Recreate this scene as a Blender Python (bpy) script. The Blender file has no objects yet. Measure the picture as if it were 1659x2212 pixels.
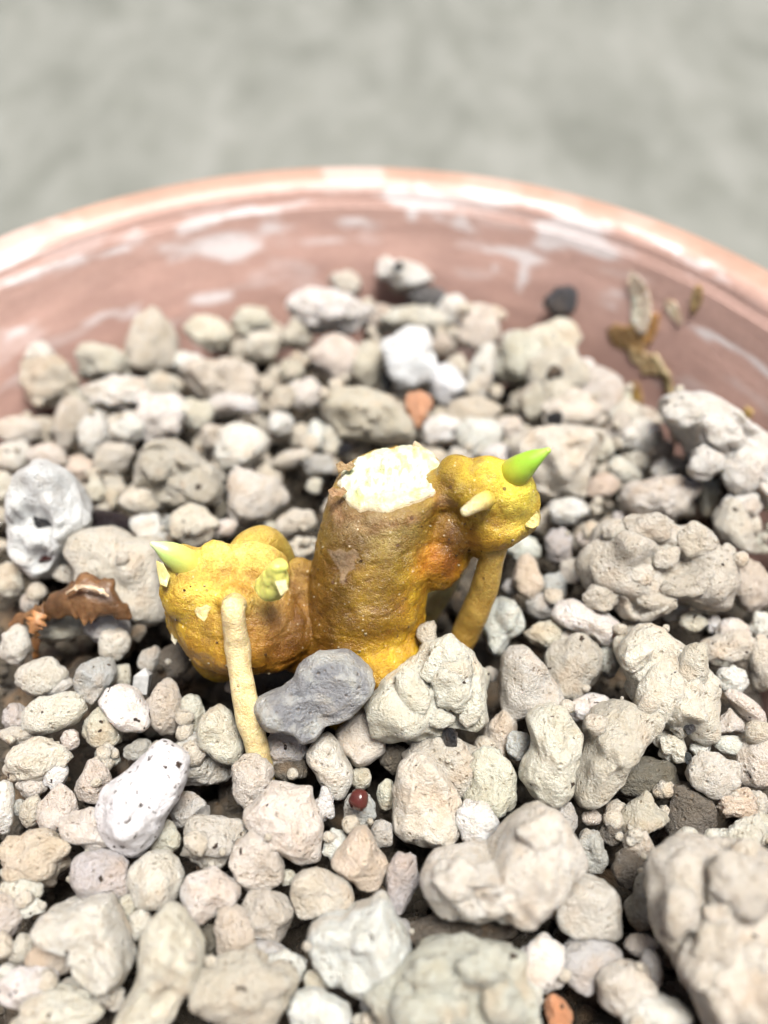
import bpy, math, re
import numpy as np
from mathutils import Matrix, Vector

# ------------------------------------------------------------------ camera, world, light
S = 0.01                                   # everything below is written in centimetres
scene = bpy.context.scene
COL = scene.collection
PITCH = math.radians(47.0)
FPX = 2000.0                               # focal length in pixels of a 1659 x 2212 frame
PW, PH = 1659.0, 2212.0
YO = 0.35                                  # the rhizome stands this far behind the planes named below
CAM = np.array([0.56, -8.0 + YO, 20.15])
FWD = np.array([0, math.cos(PITCH), -math.sin(PITCH)])
RGT = np.array([1.0, 0, 0])
UPV = np.array([0, math.sin(PITCH), math.cos(PITCH)])

cam = bpy.data.objects.new("camera", bpy.data.cameras.new("camera"))
COL.objects.link(cam)
cam.location = CAM * S
cam.rotation_euler = (math.pi / 2 - PITCH, 0, 0)
cam.data.sensor_fit = 'VERTICAL'
cam.data.sensor_height = 36.0
cam.data.lens = 36.0 * FPX / PH
cam.data.clip_start = 0.005
cam.data.clip_end = 50.0
cam.data.dof.use_dof = True
cam.data.dof.focus_distance = 10.2 * S
cam.data.dof.aperture_fstop = 11.0
scene.camera = cam

SUN_EL, SUN_AZ = math.radians(79), math.radians(140)     # soft daylight from high above, a little from the right
world = bpy.data.worlds.new("World"); scene.world = world
world.use_nodes = True
wn = world.node_tree.nodes; wl = world.node_tree.links
sky = wn.new('ShaderNodeTexSky'); sky.sky_type = 'NISHITA'; sky.sun_disc = False
sky.sun_elevation = SUN_EL; sky.sun_rotation = SUN_AZ
sky.air_density = 0.7; sky.dust_density = 6.0; sky.ozone_density = 0.3
bg = wn['Background']; bg.inputs['Strength'].default_value = 0.05
wl.new(sky.outputs[0], bg.inputs['Color'])

sun = bpy.data.objects.new("sun", bpy.data.lights.new("sun", 'SUN'))
COL.objects.link(sun)
sun.data.energy = 4.6; sun.data.angle = math.radians(24); sun.data.color = (1.0, 0.97, 0.93)
sd = Vector((math.sin(SUN_AZ) * math.cos(SUN_EL), math.cos(SUN_AZ) * math.cos(SUN_EL), math.sin(SUN_EL)))
sun.rotation_euler = sd.to_track_quat('Z', 'Y').to_euler()
sun.location = sd * 0.6

vs = scene.view_settings
scene.display_settings.display_device = 'sRGB'
vs.view_transform = 'Standard'; vs.look = 'None'; vs.gamma = 1.0; vs.use_curve_mapping = False
vs.exposure = 0.74
scene.render.engine = 'CYCLES'
cy = scene.cycles
cy.use_denoising = True
cy.use_adaptive_sampling = True; cy.adaptive_threshold = 0.03; cy.adaptive_min_samples = 16
cy.max_bounces = 5; cy.diffuse_bounces = 1; cy.glossy_bounces = 2; cy.transmission_bounces = 4
cy.caustics_reflective = False; cy.caustics_refractive = False
cy.sample_clamp_indirect = 4.0

# ------------------------------------------------------------------ helpers: pixels of the photograph to places on the bed
def ray(px, py):
    return FWD + RGT * ((px - PW / 2) / FPX) + UPV * ((PH / 2 - py) / FPX)
def at_z(px, py, z):
    d = ray(px, py); return CAM + d * ((z - CAM[2]) / d[2])
def at_y(px, py, y):
    d = ray(px, py); return CAM + d * ((y + YO - CAM[1]) / d[1])
def depth(p):
    return float(np.dot(np.asarray(p) - CAM, FWD))
def project(p):
    q = np.asarray(p) - CAM; zc = q @ FWD
    return PW / 2 + FPX * (q @ RGT) / zc, PH / 2 - FPX * (q @ UPV) / zc
BASIS = np.stack([RGT, UPV, -FWD])          # rows: right, up and towards the lens

# ------------------------------------------------------------------ helpers: noise, meshes
_r = np.random.default_rng(5)
_perm = np.concatenate([_r.permutation(256)] * 3)
_val = _r.uniform(-1, 1, 256)
def vnoise(p):
    i = np.floor(p).astype(np.int64); f = p - i
    u = f * f * f * (f * (f * 6 - 15) + 10); i &= 255
    def h(a, b, c):
        return _val[_perm[(_perm[(_perm[(i[:, 0] + a) & 255] + i[:, 1] + b) & 255] + i[:, 2] + c) & 255]]
    x, y, z = u[:, 0], u[:, 1], u[:, 2]
    l = lambda a, b, t: a + (b - a) * t
    return l(l(l(h(0,0,0), h(1,0,0), x), l(h(0,1,0), h(1,1,0), x), y),
             l(l(h(0,0,1), h(1,0,1), x), l(h(0,1,1), h(1,1,1), x), y), z)
def fbm(p, octv=3):
    a, s, o = 1.0, 0.0, 0.0
    for k in range(octv):
        s = s + a * vnoise(p * 2.03 ** k + 17.3 * k); a *= 0.5
    return s

_ico = {}
def ico(sub):
    if sub not in _ico:
        import bmesh
        bm = bmesh.new(); bmesh.ops.create_icosphere(bm, subdivisions=sub, radius=1.0)
        v = np.array([x.co[:] for x in bm.verts]); f = np.array([[q.index for q in p.verts] for p in bm.faces])
        bm.free(); v /= np.linalg.norm(v, axis=1)[:, None]
        _ico[sub] = (v, f)
    return _ico[sub]

def mesh_from(name, v, f=None, smooth=True, scale=S):
    if f is None: f = ico(4)[1]
    v = np.asarray(v, dtype=np.float64) * scale
    me = bpy.data.meshes.new(name)
    if isinstance(f, np.ndarray):
        k = f.shape[1]; n = len(f)
        me.vertices.add(len(v)); me.loops.add(n * k); me.polygons.add(n)
        me.vertices.foreach_set("co", v.astype(np.float32).ravel())
        me.loops.foreach_set("vertex_index", f.astype(np.int32).ravel())
        me.polygons.foreach_set("loop_start", np.arange(0, n * k, k, dtype=np.int32))
        me.polygons.foreach_set("loop_total", np.full(n, k, dtype=np.int32))
        me.update(calc_edges=True); me.validate()
    else:
        me.from_pydata([tuple(x) for x in v], [], [list(q) for q in f]); me.update()
    me.polygons.foreach_set("use_smooth", np.full(len(me.polygons), smooth))
    return me

def add(name, me, mat=None, parent=None, loc=None, rot=None):
    o = bpy.data.objects.new(name, me); COL.objects.link(o)
    if mat is not None and me is not None:
        if not me.materials: me.materials.append(mat)
    if parent is not None: o.parent = parent
    if loc is not None: o.location = Vector(np.asarray(loc) * S)
    if rot is not None: o.rotation_euler = Matrix(rot).to_euler()
    return o

def tag(o, label, cat, group=None):
    o["label"] = label; o["category"] = cat
    if group: o["group"] = group
    return o

def color_attr(me, cols, name="pigment"):
    a = me.color_attributes.new(name, 'FLOAT_COLOR', 'POINT')
    c = np.ones((len(me.vertices), 4), dtype=np.float32); c[:, :3] = cols
    a.data.foreach_set("color", c.ravel())

def catmull(P, n):
    P = np.asarray(P, float); k = len(P) - 1
    Q = np.vstack([2 * P[0] - P[1], P, 2 * P[-1] - P[-2]])
    t = np.linspace(0, k, n); i = np.minimum(t.astype(int), k - 1); u = (t - i)[:, None]
    a, b, c, d = Q[i], Q[i + 1], Q[i + 2], Q[i + 3]
    return 0.5 * (2 * b + (c - a) * u + (2 * a - 5 * b + 4 * c - d) * u ** 2 + (3 * b - a - 3 * c + d) * u ** 3)

def tube(pts, rad, n=40, seg=28, round_end=(True, True), rough=0.0, freq=3.0, seed=0.0, flat=1.0):
    """Swept tube with its own taper; ends rounded over or left flat."""
    P = catmull(pts, n); R = catmull(np.c_[rad, rad, rad], n)[:, 0]
    T = np.gradient(P, axis=0); T /= np.linalg.norm(T, axis=1)[:, None]
    ref = np.array([0.31, -0.87, 0.38]); rings = []
    def ring(c, t, r):
        a = np.cross(t, ref); a /= np.linalg.norm(a); b = np.cross(t, a)
        th = np.linspace(0, 2 * np.pi, seg, endpoint=False)
        return c + r * (np.cos(th)[:, None] * a + flat * np.sin(th)[:, None] * b)
    caps = 6
    if round_end[0]:
        for q in np.linspace(np.pi / 2 * 0.94, 0.15, caps): rings.append(ring(P[0] - T[0] * R[0] * math.sin(q), T[0], R[0] * math.cos(q)))
    for c, t, r in zip(P, T, R): rings.append(ring(c, t, r))
    if round_end[1]:
        for q in np.linspace(0.15, np.pi / 2 * 0.94, caps): rings.append(ring(P[-1] + T[-1] * R[-1] * math.sin(q), T[-1], R[-1] * math.cos(q)))
    V = np.vstack(rings); m = len(rings); F = []
    for j in range(m - 1):
        for k in range(seg):
            k2 = (k + 1) % seg
            F.append([j * seg + k, j * seg + k2, (j + 1) * seg + k2, (j + 1) * seg + k])
    F.append(list(range(seg))[::-1]); F.append([(m - 1) * seg + k for k in range(seg)])
    if rough:
        ctr = np.repeat(np.array([r.mean(0) for r in rings]), seg, axis=0)
        d = V - ctr; d /= np.maximum(np.linalg.norm(d, axis=1)[:, None], 1e-6)
        V = V + d * (rough * fbm(V * freq + seed, 3))[:, None]
    return V, F

# ------------------------------------------------------------------ materials
def new_mat(name):
    m = bpy.data.materials.new(name); m.use_nodes = True
    return m, m.node_tree.nodes, m.node_tree.links, m.node_tree.nodes['Principled BSDF']
def N(ns, t, **kw):
    n = ns.new(t)
    for k, v in kw.items():
        if k in n.inputs: n.inputs[k].default_value = v
        else: setattr(n, k, v)
    return n
def ramp(ns, stops):
    n = ns.new('ShaderNodeValToRGB'); e = n.color_ramp.elements
    while len(e) < len(stops): e.new(0.5)
    for q, (p, c) in zip(e, stops):
        q.position = p; q.color = (*c, 1) if not np.isscalar(c) else (c, c, c, 1)
    return n
def mix(ns, ls, fac, a, b, mode='MIX'):
    n = ns.new('ShaderNodeMix'); n.data_type = 'RGBA'; n.blend_type = mode
    for idx, v in ((0, fac), (6, a), (7, b)):
        if isinstance(v, bpy.types.NodeSocket): ls.new(v, n.inputs[idx])
        elif idx == 0: n.inputs[0].default_value = v
        else: n.inputs[idx].default_value = (*v, 1)
    return n.outputs[2]
def math_n(ns, ls, op, a, b=None, c=None):
    n = ns.new('ShaderNodeMath'); n.operation = op
    for i, v in enumerate((a, b, c)):
        if v is None: continue
        if isinstance(v, bpy.types.NodeSocket): ls.new(v, n.inputs[i])
        else: n.inputs[i].default_value = v
    return n.outputs[0]

def pumice_material(name, speck=0.10, speck_scale=9.0, mottling=1.0, speck_size=0.04, bump=0.85, rough=0.45, sss=0.38, coat=1.0, sss_r=(1.0, 0.84, 0.66), vein=None):
    m, ns, ls, b = new_mat(name)
    tc = N(ns, 'ShaderNodeTexCoord'); oi = N(ns, 'ShaderNodeObjectInfo')
    sc = N(ns, 'ShaderNodeVectorMath', operation='SCALE'); sc.inputs['Scale'].default_value = 100.0
    ls.new(tc.outputs['Object'], sc.inputs[0])
    off = N(ns, 'ShaderNodeVectorMath', operation='ADD')
    rs = math_n(ns, ls, 'MULTIPLY', oi.outputs['Random'], 60.0)
    ls.new(sc.outputs[0], off.inputs[0]); ls.new(rs, off.inputs[1]); V = off.outputs[0]
    def noise(scale, detail, rgh=0.55, dist=0.0):
        n = N(ns, 'ShaderNodeTexNoise', Scale=scale, Detail=detail, Roughness=rgh, Distortion=dist); ls.new(V, n.inputs['Vector']); return n.outputs['Fac']
    base = oi.outputs['Color']
    big = noise(1.7, 2, 0.6); mid = noise(6.0, 3, 0.65); fine = noise(26.0, 3, 0.75)
    r1 = ramp(ns, [(0.30, (0.80, 0.76, 0.68)), (0.52, (1, 1, 1)), (0.75, (1.08, 1.06, 1.03))]); ls.new(big, r1.inputs[0])
    c = mix(ns, ls, 0.6 * mottling, base, r1.outputs[0], 'MULTIPLY')
    r2 = ramp(ns, [(0.33, (0.76, 0.70, 0.62)), (0.55, (1, 1, 1))]); ls.new(mid, r2.inputs[0])
    c = mix(ns, ls, 0.5 * mottling, c, r2.outputs[0], 'MULTIPLY')
    r3 = ramp(ns, [(0.36, (0.80, 0.77, 0.72)), (0.60, (1.0, 1.0, 1.0))]); ls.new(fine, r3.inputs[0])
    c = mix(ns, ls, 0.6, c, r3.outputs[0], 'MULTIPLY')
    # warm iron tint in soft patches
    st = ramp(ns, [(0.56, 0.0), (0.70, 1.0)]); ls.new(big, st.inputs[0])
    sf = math_n(ns, ls, 'MULTIPLY', st.outputs[0], 0.30 * mottling)
    c = mix(ns, ls, sf, c, (0.55, 0.36, 0.20))
    # dark mineral specks, few and of uneven size
    dn = N(ns, 'ShaderNodeTexNoise', Scale=11.0, Detail=2); ls.new(V, dn.inputs['Vector'])
    dv = N(ns, 'ShaderNodeVectorMath', operation='MULTIPLY_ADD'); ls.new(dn.outputs['Color'], dv.inputs[0]); dv.inputs[1].default_value = (.16, .16, .16); ls.new(V, dv.inputs[2])
    vo = N(ns, 'ShaderNodeTexVoronoi', Scale=speck_scale, Randomness=1.0); ls.new(dv.outputs[0], vo.inputs['Vector'])
    sx = N(ns, 'ShaderNodeSeparateColor'); ls.new(vo.outputs['Color'], sx.inputs[0])
    keep = math_n(ns, ls, 'LESS_THAN', sx.outputs[0], speck)
    size = math_n(ns, ls, 'MULTIPLY_ADD', math_n(ns, ls, 'POWER', sx.outputs[1], 2.0), 0.30, speck_size)
    near = math_n(ns, ls, 'LESS_THAN', vo.outputs['Distance'], size)
    c = mix(ns, ls, math_n(ns, ls, 'MULTIPLY', keep, near), c, (0.055, 0.035, 0.025))
    if vein is not None:
        vr = ramp(ns, [(0.44, 0.0), (0.56, 1.0)]); ls.new(noise(2.0, 4, 0.65, 0.5), vr.inputs[0])
        c = mix(ns, ls, math_n(ns, ls, 'MULTIPLY', vr.outputs[0], 0.85), c, vein)
    # pores and grit as fine relief
    pv = N(ns, 'ShaderNodeTexVoronoi', Scale=14.0, Randomness=1.0); ls.new(V, pv.inputs['Vector'])
    pr = ramp(ns, [(0.10, 0.0), (0.34, 1.0)]); ls.new(pv.outputs['Distance'], pr.inputs[0])
    ps = N(ns, 'ShaderNodeSeparateColor'); ls.new(pv.outputs['Color'], ps.inputs[0])
    pk = math_n(ns, ls, 'LESS_THAN', ps.outputs[0], 0.30)
    pit = math_n(ns, ls, 'MULTIPLY', math_n(ns, ls, 'SUBTRACT', 1.0, pr.outputs[0]), pk)
    c = mix(ns, ls, math_n(ns, ls, 'MULTIPLY', pit, 0.4 * mottling), c, (0.26, 0.19, 0.12))
    ls.new(c, b.inputs['Base Color'])
    h = math_n(ns, ls, 'MULTIPLY_ADD', mid, 1.5, math_n(ns, ls, 'MULTIPLY', fine, 2.3))
    h = math_n(ns, ls, 'MULTIPLY_ADD', pit, -1.5, h)
    bp = N(ns, 'ShaderNodeBump', Strength=bump, Distance=0.085 * S); ls.new(h, bp.inputs['Height'])
    ls.new(bp.outputs[0], b.inputs['Normal']); ls.new(bp.outputs[0], b.inputs['Coat Normal'])
    b.inputs['Roughness'].default_value = rough
    b.inputs['Specular IOR Level'].default_value = 0.4
    gl = ramp(ns, [(0.48, 0.0), (0.60, coat)]); ls.new(mid, gl.inputs[0])
    ls.new(gl.outputs[0], b.inputs['Coat Weight']); b.inputs['Coat Roughness'].default_value = 0.09
    if sss:
        b.inputs['Subsurface Weight'].default_value = sss
        b.inputs['Subsurface Radius'].default_value = sss_r; b.inputs['Subsurface Scale'].default_value = 0.12 * S
    return m
M_PUMICE = pumice_material("pumice")
M_SPECK = pumice_material("white_speckled_pumice", speck=0.95, speck_scale=11.5, speck_size=0.11, mottling=0.4, bump=0.65, coat=0.2, sss_r=(.85, .85, .85))
M_WHITE = pumice_material("white_pumice", speck=0.08, speck_scale=7.0, mottling=0.5, bump=0.7, coat=0.3, sss_r=(.85, .85, .85))
M_GREY = pumice_material("grey_stone", speck=0.05, speck_scale=6.0, mottling=0.9, bump=1.0, rough=0.42, coat=0.6, vein=(0.30, 0.305, 0.325))
M_BLACK = pumice_material("black_grit", speck=0.0, mottling=0.6, bump=0.9, rough=0.28, coat=0.6)

def terracotta():
    m, ns, ls, b = new_mat("terracotta")
    tc = N(ns, 'ShaderNodeTexCoord'); sc = N(ns, 'ShaderNodeMapping'); sc.inputs['Scale'].default_value = (100, 100, 100)
    ls.new(tc.outputs['Object'], sc.inputs[0])
    at = N(ns, 'ShaderNodeVertexColor', layer_name="pigment")
    st = N(ns, 'ShaderNodeMapping'); st.inputs['Scale'].default_value = (60, 60, 420); ls.new(tc.outputs['Object'], st.inputs[0])
    n1 = N(ns, 'ShaderNodeTexNoise', Scale=1.0, Detail=5, Roughness=0.6); ls.new(st.outputs[0], n1.inputs['Vector'])
    r1 = ramp(ns, [(0.3, (0.86, 0.84, 0.84)), (0.6, (1, 1, 1)), (0.8, (1.06, 1.05, 1.05))]); ls.new(n1.outputs['Fac'], r1.inputs[0])
    c = mix(ns, ls, 0.8, at.outputs['Color'], r1.outputs[0], 'MULTIPLY')
    n2 = N(ns, 'ShaderNodeTexNoise', Scale=9.0, Detail=5, Roughness=0.7); ls.new(sc.outputs[0], n2.inputs['Vector'])
    r2 = ramp(ns, [(0.35, (0.9, 0.88, 0.86)), (0.6, (1, 1, 1))]); ls.new(n2.outputs['Fac'], r2.inputs[0])
    c = mix(ns, ls, 0.8, c, r2.outputs[0], 'MULTIPLY')
    ls.new(c, b.inputs['Base Color'])
    b.inputs['Roughness'].default_value = 0.46
    bp = N(ns, 'ShaderNodeBump', Strength=0.4, Distance=0.03 * S)
    ls.new(math_n(ns, ls, 'ADD', n1.outputs['Fac'], n2.outputs['Fac']), bp.inputs['Height']); ls.new(bp.outputs[0], b.inputs['Normal'])
    return m
M_POT = terracotta()

def concrete():
    m, ns, ls, b = new_mat("concrete")
    tc = N(ns, 'ShaderNodeTexCoord'); sc = N(ns, 'ShaderNodeMapping'); sc.inputs['Scale'].default_value = (100, 45, 100)
    ls.new(tc.outputs['Object'], sc.inputs[0])
    def noise(s, d, dist=0):
        n = N(ns, 'ShaderNodeTexNoise', Scale=s, Detail=d, Roughness=0.6, Distortion=dist); ls.new(sc.outputs[0], n.inputs['Vector']); return n.outputs['Fac']
    r1 = ramp(ns, [(0.30, (0.138, 0.143, 0.124)), (0.50, (0.186, 0.191, 0.170)), (0.70, (0.226, 0.229, 0.208))]); ls.new(noise(0.22, 5, 0.4), r1.inputs[0])
    r2 = ramp(ns, [(0.34, (0.78, 0.79, 0.76)), (0.56, (1, 1, 1))]); ls.new(noise(0.7, 4), r2.inputs[0])
    c = mix(ns, ls, 0.75, r1.outputs[0], r2.outputs[0], 'MULTIPLY')
    r3 = ramp(ns, [(0.3, (0.8, 0.8, 0.8)), (0.6, (1, 1, 1))]); ls.new(noise(6, 4), r3.inputs[0])
    c = mix(ns, ls, 0.6, c, r3.outputs[0], 'MULTIPLY')
    ls.new(c, b.inputs['Base Color']); b.inputs['Roughness'].default_value = 0.85
    bp = N(ns, 'ShaderNodeBump', Strength=0.4, Distance=0.1 * S); ls.new(noise(5, 5), bp.inputs['Height']); ls.new(bp.outputs[0], b.inputs['Normal'])
    return m
M_CONC = concrete()

def flesh(name, rough=0.4, sss=0.25, freckle=0.5, bump=0.35, coat=0.3, radius=(1.0, 0.55, 0.15), glitter=0.0):
    """Plant tissue: pigment comes from the surface attribute, fine grain from noise."""
    m, ns, ls, b = new_mat(name)
    tc = N(ns, 'ShaderNodeTexCoord'); sc = N(ns, 'ShaderNodeMapping'); sc.inputs['Scale'].default_value = (100, 100, 100)
    ls.new(tc.outputs['Object'], sc.inputs[0])
    at = N(ns, 'ShaderNodeVertexColor', layer_name="pigment")
    def noise(s, d, r=0.6):
        n = N(ns, 'ShaderNodeTexNoise', Scale=s, Detail=d, Roughness=r); ls.new(sc.outputs[0], n.inputs['Vector']); return n.outputs['Fac']
    a, f = noise(7, 4), noise(34, 3, 0.7)
    r1 = ramp(ns, [(0.34, (0.72, 0.60, 0.42)), (0.55, (1, 1, 1)), (0.72, (1.12, 1.10, 1.0))]); ls.new(a, r1.inputs[0])
    c = mix(ns, ls, freckle, at.outputs['Color'], r1.outputs[0], 'MULTIPLY')
    r2 = ramp(ns, [(0.38, (0.66, 0.52, 0.36)), (0.56, (1, 1, 1))]); ls.new(f, r2.inputs[0])
    c = mix(ns, ls, freckle * 0.8, c, r2.outputs[0], 'MULTIPLY')
    vo = N(ns, 'ShaderNodeTexVoronoi', Scale=7.0); ls.new(sc.outputs[0], vo.inputs['Vector'])
    sx = N(ns, 'ShaderNodeSeparateColor'); ls.new(vo.outputs['Color'], sx.inputs[0])
    k = math_n(ns, ls, 'MULTIPLY', math_n(ns, ls, 'LESS_THAN', sx.outputs[0], 0.10), math_n(ns, ls, 'LESS_THAN', vo.outputs['Distance'], 0.15))
    c = mix(ns, ls, math_n(ns, ls, 'MULTIPLY', k, freckle), c, (0.09, 0.035, 0.012))
    if glitter:                              # tiny pale specks, the moist skin's sparkle painted into its colour
        gv = N(ns, 'ShaderNodeTexVoronoi', Scale=20.0); ls.new(sc.outputs[0], gv.inputs['Vector'])
        gx = N(ns, 'ShaderNodeSeparateColor'); ls.new(gv.outputs['Color'], gx.inputs[0])
        gk = math_n(ns, ls, 'MULTIPLY', math_n(ns, ls, 'LESS_THAN', gx.outputs[0], 0.16), math_n(ns, ls, 'LESS_THAN', gv.outputs['Distance'], 0.26))
        gp = ramp(ns, [(0.48, 0.0), (0.60, glitter)]); ls.new(a, gp.inputs[0])
        c = mix(ns, ls, math_n(ns, ls, 'MULTIPLY', gk, gp.outputs[0]), c, (0.86, 0.76, 0.56))
    ls.new(c, b.inputs['Base Color'])
    b.inputs['Roughness'].default_value = rough
    b.inputs['Subsurface Weight'].default_value = sss
    b.inputs['Subsurface Radius'].default_value = radius; b.inputs['Subsurface Scale'].default_value = 0.10 * S
    gr = ramp(ns, [(0.50, 0.0), (0.62, coat)]); ls.new(noise(4.5, 3), gr.inputs[0]); ls.new(gr.outputs[0], b.inputs['Coat Weight'])
    b.inputs['Coat Roughness'].default_value = 0.14
    h = math_n(ns, ls, 'MULTIPLY_ADD', a, 1.4, f); h = math_n(ns, ls, 'MULTIPLY_ADD', noise(75, 2, 0.6), 0.5, h)
    bp = N(ns, 'ShaderNodeBump', Strength=bump, Distance=0.035 * S); ls.new(h, bp.inputs['Height'])
    ls.new(bp.outputs[0], b.inputs['Normal']); ls.new(bp.outputs[0], b.inputs['Coat Normal'])
    return m
M_BODY = flesh("rhizome_skin", rough=0.40, freckle=0.8, bump=0.7, coat=1.0, sss=0.20, glitter=0.45)
M_ROOT = flesh("root_skin", rough=0.36, freckle=0.55, bump=0.7, coat=0.5, sss=0.3)
M_BUD = flesh("bud_skin", rough=0.34, freckle=0.10, bump=0.15, coat=0.25, sss=0.4, radius=(0.5, 1.0, 0.2))
M_CUT = flesh("cut_flesh", rough=0.5, freckle=0.12, bump=0.9, coat=0.4, sss=0.3, radius=(1, 1, 0.7))
M_DRY = flesh("dry_skin", rough=0.55, freckle=0.6, bump=0.8, coat=0.35, sss=0.1)

def husk_mat(name, rough=0.25, trans=0.35):
    m, ns, ls, b = new_mat(name)
    tc = N(ns, 'ShaderNodeTexCoord'); sc = N(ns, 'ShaderNodeMapping'); sc.inputs['Scale'].default_value = (100, 100, 100)
    ls.new(tc.outputs['Object'], sc.inputs[0])
    at = N(ns, 'ShaderNodeVertexColor', layer_name="pigment")
    n = N(ns, 'ShaderNodeTexNoise', Scale=9.0, Detail=4, Roughness=0.65); ls.new(sc.outputs[0], n.inputs['Vector'])
    r = ramp(ns, [(0.35, (0.45, 0.36, 0.28)), (0.58, (1, 1, 1))]); ls.new(n.outputs['Fac'], r.inputs[0])
    c = mix(ns, ls, 0.8, at.outputs['Color'], r.outputs[0], 'MULTIPLY'); ls.new(c, b.inputs['Base Color'])
    b.inputs['Roughness'].default_value = rough
    b.inputs['Subsurface Weight'].default_value = trans; b.inputs['Subsurface Radius'].default_value = (1, 0.5, 0.2); b.inputs['Subsurface Scale'].default_value = 0.08 * S
    bp = N(ns, 'ShaderNodeBump', Strength=0.6, Distance=0.04 * S); ls.new(n.outputs['Fac'], bp.inputs['Height']); ls.new(bp.outputs[0], b.inputs['Normal'])
    return m
M_HUSK = husk_mat("dried_husk", rough=0.42, trans=0.2)
def simple(name, col, rough, spec=0.5, trans=0.0):
    m, ns, ls, b = new_mat(name)
    n = N(ns, 'ShaderNodeTexNoise', Scale=900.0, Detail=3); tc = N(ns, 'ShaderNodeTexCoord'); ls.new(tc.outputs['Object'], n.inputs['Vector'])
    r = ramp(ns, [(0.35, tuple(x * 0.7 for x in col)), (0.6, col)]); ls.new(n.outputs['Fac'], r.inputs[0]); ls.new(r.outputs[0], b.inputs['Base Color'])
    b.inputs['Roughness'].default_value = rough; b.inputs['Specular IOR Level'].default_value = spec
    b.inputs['Transmission Weight'].default_value = trans
    return m
M_SEED = simple("red_seed_coat", (0.075, 0.018, 0.014), 0.16)
M_CRYSTAL = simple("clear_crystal", (0.80, 0.80, 0.78), 0.12, trans=0.55)
M_GAP_SHADE = simple("dark_soil", (0.06, 0.05, 0.04), 0.9)

# ------------------------------------------------------------------ the setting: concrete floor, pot, dark base under the gravel
ground = add("ground", mesh_from("ground", [(-2500, -2500, 0), (2500, -2500, 0), (2500, 2500, 0), (-2500, 2500, 0)], [[0, 1, 2, 3]], False), M_CONC)
ground["kind"] = "structure"; ground["label"] = "pale grey weathered concrete floor behind the pot"

RS = 1.04
ZR, ZS = 12.5, 10.55                       # rim height and level of the gravel
def r_in(z):                               # inner radius of the pot
    return float(np.interp(z, [0.8, 8.0, 10.6, 11.6, 12.1], [4.4, 6.0, 6.5, 6.72, 6.80])) * RS

def lathe(name, prof, seg, closed, colour):
    prof = np.asarray(prof, float); m = len(prof)
    th = np.linspace(0, 2 * np.pi, seg, endpoint=False)
    wob = 1 + 0.0025 * np.sin(2 * th + 0.7) + 0.0015 * np.sin(5 * th)
    V = np.stack([np.outer(np.cos(th) * wob, prof[:, 0]), np.outer(np.sin(th) * wob, prof[:, 0]), np.tile(prof[:, 1], (seg, 1))], -1).reshape(-1, 3)
    i = np.arange(seg)[:, None]; j = np.arange(m if closed else m - 1)[None, :]; j2 = (j + 1) % m; i2 = (i + 1) % seg
    F = np.stack([i * m + j, i2 * m + j, i2 * m + j2, i * m + j2], -1).reshape(-1, 4)
    me = mesh_from(name, V, F); color_attr(me, colour(V)); return me

SCUFF = [  # lime scale, scrapes and, along the left lip, painted sheen: px, py, half width cm, half height cm, strength
 (480, 466, .7, 0.06, .8), (640, 430, .55, 0.06, .8), (425, 482, 0.35, 0.10, 1.2), (560, 446, .5, .05, .7), (850, 415, .28, .13, 1.1), (930, 420, .32, .17, 1.2), (1050, 410, .42, .22, 1.2),
 (1180, 445, .45, .10, .8), (1250, 478, .45, .10, 1.0), (460, 525, .75, .20, 1.2), (510, 540, .35, .18, 1.2), (590, 490, .3, .12, .8), (770, 480, .5, .14, .8),
 (460, 640, .45, .09, 1.0), (700, 520, .6, .05, .6), (890, 465, .12, .14, .9), (1000, 485, .5, .18, .45), (1110, 550, .5, .09, 1.2), (1190, 510, .25, .22, 1.1), (1250, 518, .55, .14, 1.1),
 (1300, 540, .3, .16, 1.0), (1128, 600, .10, .35, .9), (1068, 580, .08, .10, .9), (1330, 640, .3, .16, .6), (110, 575, .45, .06, .8), (240, 545, .5, .06, .8), (160, 562, .3, .08, .6),
 (40, 600, .4, .07, .8), (20, 560, .4, .06, .8), (30, 720, .4, .2, .8), (200, 690, .5, .08, .6), (280, 680, .35, .08, .8), (15, 800, .3, .2, .7), (300, 510, .4, .1, .5), (370, 690, .3, .08, .5),
 (1560, 740, .9, .035, 1.0), (1500, 715, .35, .035, .9), (1620, 775, .6, .04, .8), (1420, 500, .9, .18, .45), (1560, 570, 1.0, .2, .45), (1340, 480, .5, .1, .5), (960, 700, .3, .1, .4), (1020, 440, .5, .1, .5),
]
def on_wall(px, py):                       # where the sight line meets the inner face of the pot
    d = ray(px, py); t = 12.0
    for _ in range(60):
        p = CAM + d * t; q = math.hypot(p[0], p[1]) - (r_in(p[2]) if p[2] < 12.1 else 6.95 * RS)
        if p[1] < 0: q = -1
        t -= q / (np.linalg.norm(d[:2]) + 0.3)
    return CAM + d * t
SC = [(on_wall(a, b), w, h, s) for a, b, w, h, s in SCUFF]
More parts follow.
